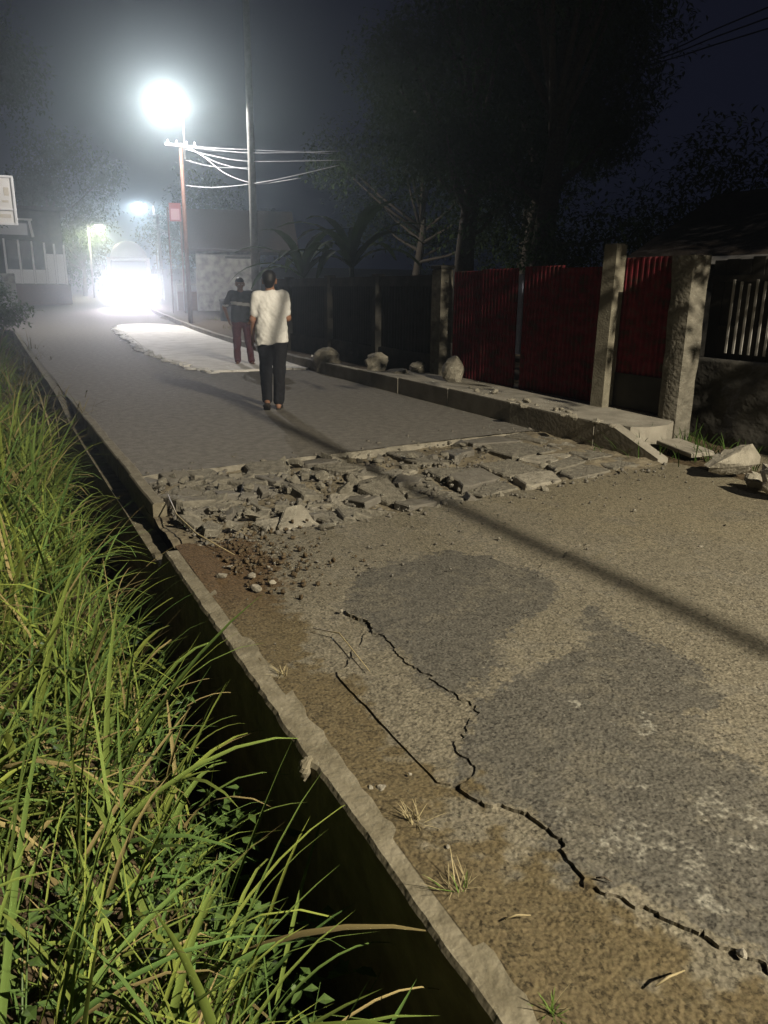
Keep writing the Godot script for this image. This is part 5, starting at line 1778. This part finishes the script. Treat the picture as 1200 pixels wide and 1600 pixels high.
	for i in 7: part(gt, "upright", block(Vector3(0.05, 1.5 + 0.5 * (i % 2), 0.05), 0.008), M.bar, Transform3D(Basis(), Vector3(-1.2 + i * 0.32, 0, 0)))
	part(gt, "rail", block(Vector3(2.0, 0.06, 0.04), 0.008), M.bar, Transform3D(Basis(), Vector3(-0.24, 1.3, 0.045)))
	part(gt, "lower_panel", block(Vector3(1.9, 0.9, 0.03), 0.008), M.rust, Transform3D(Basis(), Vector3(-0.24, 0.1, -0.045)))

func make_trees() -> void:
	var g := "dark trees behind the fences"
	make_tree("broadleaf_tree", "tall dark tree rising behind the dark fence and its plants", R(17.5, 11.0, 0.1), 11.0, 4.2, 2.0, 9000, 0.15, M.leaf, 11, g)
	make_tree("broadleaf_tree", "huge dark tree rising right behind the red fence", R(15.0, 11.5, 0.1), 11.5, 4.0, 1.8, 10000, 0.15, M.leaf, 12, g)
	make_tree("broadleaf_tree", "dark tree behind the low house beyond the garden wall", R(11.0, 15.0, 0.1), 4.7, 3.3, 0.9, 7000, 0.15, M.leaf, 13, g)
	make_tree("broadleaf_tree", "dark tree standing behind the weathered house", R(30.0, 16.5, 0.1), 8.5, 4.5, 1.5, 5000, 0.2, M.leaf, 14, g)
	make_tree("broadleaf_tree", "dark tree in the gap between the two tallest trees behind the fences", R(21.0, 15.5, 0.1), 12.0, 4.6, 1.5, 7000, 0.18, M.leaf, 20, g)
	make_tree("broadleaf_tree", "broad dark tree standing furthest back behind the red fence", R(19.5, 14.5, 0.1), 11.0, 4.4, 1.0, 7000, 0.2, M.leaf, 21, g)
	make_tree("broadleaf_tree", "garden tree overhanging the garden wall from behind the board fence", R(-0.3, 7.5, 0.05), 6.2, 2.1, 1.6, 6000, 0.14, M.leaf, 19, g)
	var l := at_depth(20, 450, -40.0)
	make_tree("broadleaf_tree", "tall dark tree behind the sign board on the left of the road", Vector3(l.x - 3.0, rise(-40.0), -42.0), 15.0, 5.5, 3.0, 7000, 0.24, M.leaf, 15)
	l = at_depth(90, 450, -56.0)
	make_tree("broadleaf_tree", "dark tree rising behind the house with white posts", Vector3(l.x - 1.0, rise(-58.0), -58.0), 11.0, 5.0, 2.0, 6000, 0.28, M.leaf, 16)
	l = at_depth(133, 450, -54.0)
	make_tree("small_tree", "small light green tree lit by the yellowish lamp", Vector3(l.x, rise(-54.0), -54.0), 5.6, 1.7, 1.2, 2600, 0.17, M.leaf, 17)
	l = at_depth(330, 430, -62.0)
	make_tree("broadleaf_tree", "far dark tree behind the distant utility pole", Vector3(l.x, rise(-62.0), -62.0), 8.0, 5.0, 1.0, 3500, 0.3, M.leaf, 18)
	banana(R(16.8, 7.6, 0.1), 2.5, 3, "broad-leaved plant with drooping leaves behind the dark fence")
	banana(R(18.9, 7.2, 0.1), 2.2, 4, "shorter broad-leaved plant at the end of the dark fence")
	# leafy weeds at the drain edge
	var spots := [[1.75, 0.45, 0.42], [1.9, 0.4, 0.36], [2.1, 0.46, 0.44], [1.55, 0.44, 0.38], [2.3, 0.38, 0.34], [1.3, 0.42, 0.36], [1.65, 0.36, 0.3], [3.2, 0.4, 0.36], [4.1, 0.4, 0.34]]
	for k in spots.size():
		weed(spots[k][0], spots[k][1], spots[k][2], 40 + k, "small leafy green weed growing at the drain edge among the grass")
	var wr := RandomNumberGenerator.new()
	wr.seed = 12
	for k in 26:
		weed(wr.randf_range(0.6, 6.0), 0.2 - pow(wr.randf(), 1.2) * 1.8, wr.randf_range(0.25, 0.5), 90 + k, "broad-leaved weed standing among the tall grass of the bank", "broad-leaved weeds in the grass")
	# bushes
	for q in [[14, 505, -22.0, 1.5, "dark bush at the end of the grass bank below the house"], [8, 500, -36.0, 1.6, "low dark bush before the plain boundary wall"]]:
		var b := at_depth(q[0], q[1], q[2])
		make_tree("bush", q[4], Vector3(b.x - 0.4, rise(b.z) + 0.0, b.z), q[3], 0.9, 0.15, 700, 0.14, M.leaf, int(q[0]) + 60).set_meta("category", "bush")
	# weeds on the verge beyond the kerb
	var r := RandomNumberGenerator.new()
	r.seed = 6
	for q in [[335, 505, "pale weeds round the foot of the rusty pole"], [372, 520, "pale weeds beside the dark bin"], [1000, 700, "short green grass in the corner of the driveway slab"], [1110, 715, "dark weeds behind the concrete plank"], [1050, 690, "dark green weeds at the foot of the rough pillar"]]:
		var g2 := Blades.new()
		for k in 90:
			var v := r.randf_range(0.5, 1.1)
			g2.blade(Vector3(r.randfn() * 0.22, 0, r.randfn() * 0.22), r.randf() * TAU, r.randf_range(0.0, 0.8), r.randf_range(0.2, 1.4), r.randf_range(0.1, 0.3), 0.012, (Color(0.2, 0.18, 0.08) if q[0] < 400 else Color(0.05, 0.09, 0.02)) * v, 4)
		var p := gp(q[0], q[1], 0.02)
		var sw := SW(p)
		solo("verge_weeds", q[2], "weeds", smooth_arrays(g2.pos, g2.idx, PackedVector2Array(), PackedVector2Array(), g2.col), M.grass, Transform3D(Basis(), R(sw.x, sw.y, ground_y(sw.x, sw.y) - 0.01)))
